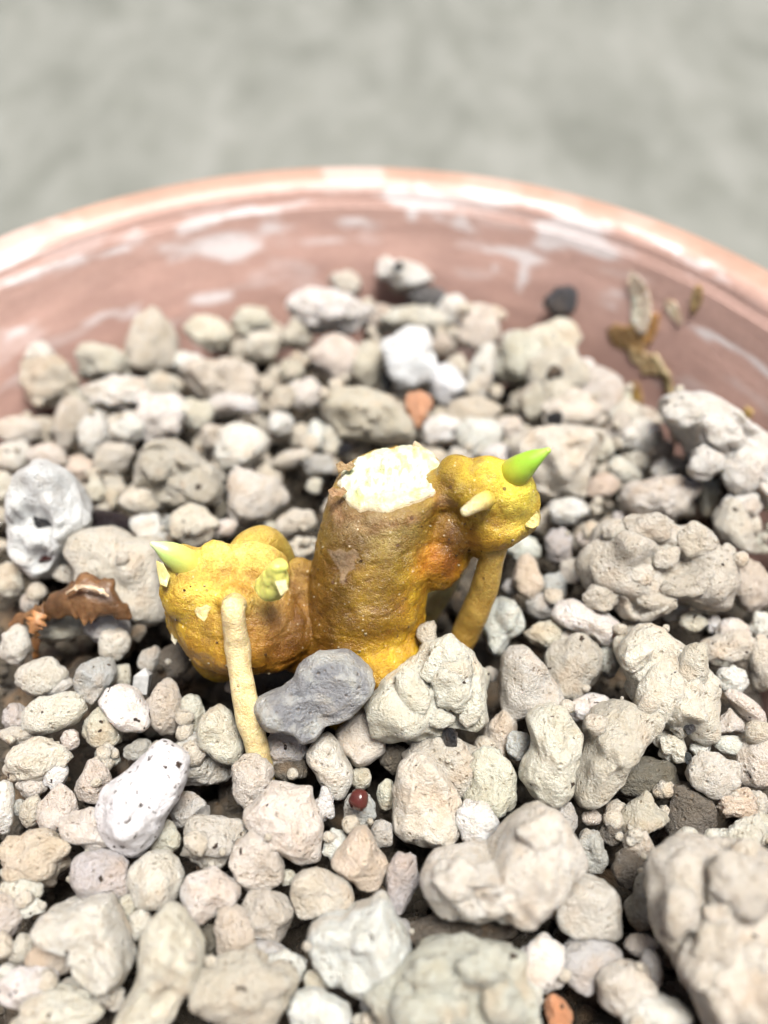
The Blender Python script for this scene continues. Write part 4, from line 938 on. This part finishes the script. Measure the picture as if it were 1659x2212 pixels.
husk_part("husk_leaf", [(70, 1335, .40), (115, 1305, .62), (160, 1290, .78), (205, 1292, .78), (245, 1310, .66), (284, 1336, .45)], (18, 28, 42, 44, 34, 3), (.13, .068, .028), 2.0)
husk_part("husk_edge", [(140, 1282, .86), (175, 1268, .95), (212, 1274, .92), (235, 1288, .85)], (3, 6, 6, 3), (.42, .33, .23), 5.0)
husk_part("husk_leaf", [(18, 1352, .22), (50, 1330, .40), (90, 1318, .52)], (5, 15, 17), (.15, .08, .035), 9.0)
husk_part("husk_tongue", [(82, 1322, .55), (72, 1345, .48), (64, 1368, .38)], (15, 18, 10), (.30, .15, .06), 13.0)
husk_part("husk_stalk", [(70, 1365, .40), (70, 1400, .15), (72, 1440, -.25)], (9, 8, 6), (.16, .075, .025), 17.0)

res = bpy.data.objects.new("wall_residue", None); COL.objects.link(res)
rc_ = on_wall(1400, 740); res.location = Vector(rc_ * S); rinv = Matrix.Translation(-Vector(rc_ * S))
tag(res, "papery brown and tan husk residue stuck to the pot wall above the pale slab", "husk")
def scrap(name, px, py, out, col, seed, curl=.25, thick=.012, off=.012):
    p = on_wall(px, py); k = depth(p) / FPX
    nn = np.array([-p[0], -p[1], 0]); nn /= np.linalg.norm(nn); nn = nn * .985 + np.array([0, 0, .17]); tx = np.cross([0, 0, 1.0], nn); tx /= np.linalg.norm(tx); ty = np.cross(nn, tx)
    o_ = np.asarray(out, float) * k * [1.05, 1.25]; m = len(o_); rings = 7; V = [np.zeros(3)]
    for r in np.linspace(1 / rings, 1, rings):
        for j, (x, yy) in enumerate(o_): V.append(np.array([x * r, yy * r, 0]))
    V = np.array(V); s_ = np.abs(o_).max()
    V[:, :2] += .10 * s_ * np.stack([fbm(V * 3 / s_ + seed, 2), fbm(V * 3 / s_ + seed + 20, 2)], -1) * (np.linalg.norm(V[:, :2], axis=1) / s_)[:, None]
    V[:, 2] = off + curl * .5 * (V[:, 0] ** 2 + .3 * V[:, 1] ** 2) / s_ + .05 * s_ * np.abs(fbm(V * 2.4 / s_ + seed, 3))
    F = [[0, 1 + j, 1 + (j + 1) % m] for j in range(m)]
    for r in range(rings - 1):
        for j in range(m): a, b = 1 + r * m + j, 1 + r * m + (j + 1) % m; F.append([a, a + m, b + m, b])
    nv = len(V); F2 = [[q + nv for q in f[::-1]] for f in F]; l = 1 + (rings - 1) * m
    F3 = [[l + j, l + nv + j, l + nv + (j + 1) % m, l + (j + 1) % m] for j in range(m)]
    A = np.vstack([V, V - [0, 0, thick]]) @ np.stack([tx, ty, nn]) + p
    me = mesh_from(name, A, F + F2 + F3); color_attr(me, np.clip(np.array(col) * 1.35 * (1 + .4 * fbm(A * 4 + seed, 3))[:, None], .01, .9)); me.transform(rinv)
    return add(name, me, M_HUSK, res)
scrap("husk_leaf", 1380, 655, [(-38, 58), (-28, 50), (-18, 52), (0, 38), (20, 18), (34, -6), (42, -34), (34, -50), (26, -46), (4, -40), (-8, -20), (-20, 6), (-32, 30)], (.66, .56, .45), 3, .5)
scrap("husk_flake", 1404, 712, [(-10, 30), (0, 26), (12, 34), (20, 4), (16, -14), (12, -34), (4, -24), (-6, -28), (-16, 2)], (.46, .26, .10), 7)
scrap("husk_smear", 1356, 738, [(-48, 8), (-36, 20), (-20, 22), (0, 30), (24, 26), (34, 14), (46, 2), (30, -14), (20, -22), (0, -16), (-30, -20), (-40, -8)], (.30, .19, .085), 11, .1, .012, .012)
scrap("husk_smear", 1396, 782, [(-50, 12), (-24, 10), (0, 18), (34, 14), (44, 4), (40, -12), (20, -14), (4, -24), (-10, -12), (-30, -10)], (.46, .34, .19), 15, .1, .012, .012)
scrap("husk_flake", 1456, 672, [(-26, 14), (-10, 18), (0, 14), (28, -6), (26, -18), (0, -12), (-22, 2)], (.56, .44, .33), 19)
scrap("husk_flake", 1503, 650, [(-12, 24), (-2, 30), (6, 26), (14, 4), (10, -26), (-2, -22), (-12, 4)], (.52, .38, .19), 23)
scrap("husk_smear", 1372, 850, [(-16, 18), (0, 22), (12, 8), (22, -4), (20, -24), (0, -14), (-8, 4)], (.38, .25, .09), 27, .1, .012, .012)
scrap("husk_flake", 1612, 900, [(-10, 16), (8, 18), (12, -4), (4, -20), (-10, -8)], (.54, .38, .15), 31)
pts = [on_wall(a, b) - .03 * ray(a, b) for a, b in ((1412, 765), (1430, 795), (1444, 820), (1452, 858))]
me = sheet("dry_stalk", pts, [pxr(p, r) for p, r in zip(pts, (14, 11, 12, 9))], (.50, .39, .20), 6.0, fold=.8, side=(-.2, -.9, .4)); me.transform(rinv)
add("dry_stalk", me, M_HUSK, res)

# ------------------------------------------------------------------ crumbs that broke off and lie on the grains and in the cracks
bpy.context.view_layer.update()
dg = bpy.context.evaluated_depsgraph_get(); scn = bpy.context.scene
rng = np.random.default_rng(77); VV, FF, base = [], [], 0; VD, FD, base_d = [], [], 0
tries = 0
while len(VV) + len(VD) < 1700 and tries < 12000:
    tries += 1
    r = 6.3 * math.sqrt(rng.uniform()); a = rng.uniform(0, 2 * np.pi); x, y = r * math.cos(a), r * math.sin(a)
    hit, loc, nor, idx, ob, mt = scn.ray_cast(dg, Vector((x * S, y * S, 0.16)), Vector((0, 0, -1)))
    if not hit or ob.name.split('.')[0] not in ("pumice_grain", "gravel"): continue
    if ob.name == "gravel" and rng.uniform() < .15: continue
    if ob.name.startswith("pumice_grain") and (nor.z < .2 or rng.uniform() < (.72 if loc.z / S < ZS + .16 else .97)): continue
    s_ = rng.uniform(.05, .13) if rng.uniform() < .5 else rng.uniform(.13, .30)
    P, F = protos[int(rng.integers(6, 14))]
    q = rng.normal(size=(3, 3)); R, _ = np.linalg.qr(q)
    if np.linalg.det(R) < 0: R[:, 0] *= -1
    Q = P @ R.T * s_ + np.array(loc) / S + np.array(nor) * s_ * .25
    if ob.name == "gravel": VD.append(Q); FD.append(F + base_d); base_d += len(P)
    else: VV.append(Q); FF.append(F + base); base += len(P)
for i in range(300):
    a = rng.uniform(.05, np.pi - .05); z = rng.uniform(10.05, 10.40); s_ = rng.uniform(.28, .55)
    r = (r_in(z) - .45 * s_) * math.sqrt(rng.uniform(.12, 1)); x, y = r * math.cos(a), r * math.sin(a)
    if y < .9: continue
    P, F = protos[int(rng.integers(6))]; R, _ = np.linalg.qr(rng.normal(size=(3, 3)))
    if np.linalg.det(R) < 0: R[:, 0] *= -1
    VV.append(P @ R.T * s_ + [x, y, z]); FF.append(F + base); base += len(P)
crumbs = add("crumbs", mesh_from("crumbs", np.vstack(VV), np.vstack(FF)), M_PUMICE)
crumbs.color = (.70, .645, .55, 1); crumbs["kind"] = "stuff"; crumbs["label"] = "pale pumice crumbs scattered over and between the grains"; crumbs["category"] = "crumbs"

damp_shade = add("crack_shade_crumbs", mesh_from("crack_shade_crumbs", np.vstack(VD), np.vstack(FD)), M_PUMICE)
damp_shade.color = (.19, .165, .13, 1); damp_shade["kind"] = "stuff"; damp_shade["label"] = "damp darker crumbs lying deep in the cracks between the grains"; damp_shade["category"] = "crumbs"  # wet tone darkened further, so the colour carries the shade of the cracks

# ------------------------------------------------------------------ which grain is which
LAND = [("grey stone", 680, 1493), ("red-specked white stone", 312, 1728), ("white stone with holes", 103, 1126), ("bright white stone", 900, 790), ("orange shard behind the stump", 905, 886),
        ("orange shard at the bottom edge", 1205, 2186), ("black grit before the stump", 975, 1594), ("dark red seed", 775, 1728), ("brown husk", 165, 1310), ("pale green bud", 350, 1190), ("bright green bud", 1150, 1000),
        ("pale root's foot", 565, 1640), ("arched root's foot", 985, 1390), ("cut stump top", 848, 1035), ("dark pebble on the wall", 1212, 652), ("far dark grey pebble", 926, 640),
        ("black bark", 240, 1125), ("bottom corner under the husk", 30, 2190), ("bottom corner by the biggest boulder", 1640, 2190), ("dry stalk on the wall", 1444, 820)]
def size_word(s): return 'tiny' if s < .28 else 'small' if s < .45 else 'medium' if s < .70 else 'large' if s < 1.1 else 'huge'
def direction(dx, dy):
    a = math.degrees(math.atan2(-dy, dx)) % 360
    return ["right of", "up and right of", "above", "up and left of", "left of", "down and left of", "below", "down and right of"][int((a + 22.5) // 45) % 8]
info = [(o, px, py, f"{size_word(s)} {c} {sh}") for o, px, py, s, c, sh in GRAINS]
used = set(); ORD = ["", "second ", "third ", "fourth ", "fifth ", "sixth "]
for o, px, py, desc in info:
    best = None
    for nm, lx, ly in sorted(LAND, key=lambda t: (t[1] - px) ** 2 + (t[2] - py) ** 2):
        d0 = math.hypot(px - lx, py - ly); dr = direction(px - lx, py - ly)
        rank = sum(1 for o2, x2, y2, d2 in info if o2 is not o and d2 == desc and direction(x2 - lx, y2 - ly) == dr and math.hypot(x2 - lx, y2 - ly) < d0)
        lab = f"{desc} pumice grain, {ORD[min(rank, 5)]}closest {dr} the {nm}"
        if lab in used or len(re.findall(r"[A-Za-z0-9][A-Za-z0-9'\-]*", lab)) > 16: continue
        sc_ = d0 * (1 + 1.5 * rank)
        if best is None or sc_ < best[0]: best = (sc_, lab)
    lab = best[1]; used.add(lab)
    tag(o, lab, "pebble", "pumice grains on the gravel bed")
print("GRAINS", len(GRAINS), "auto", made, "tris", sum(len(o.data.loops) - 2 * len(o.data.polygons) for o in COL.objects if o.type == 'MESH'))
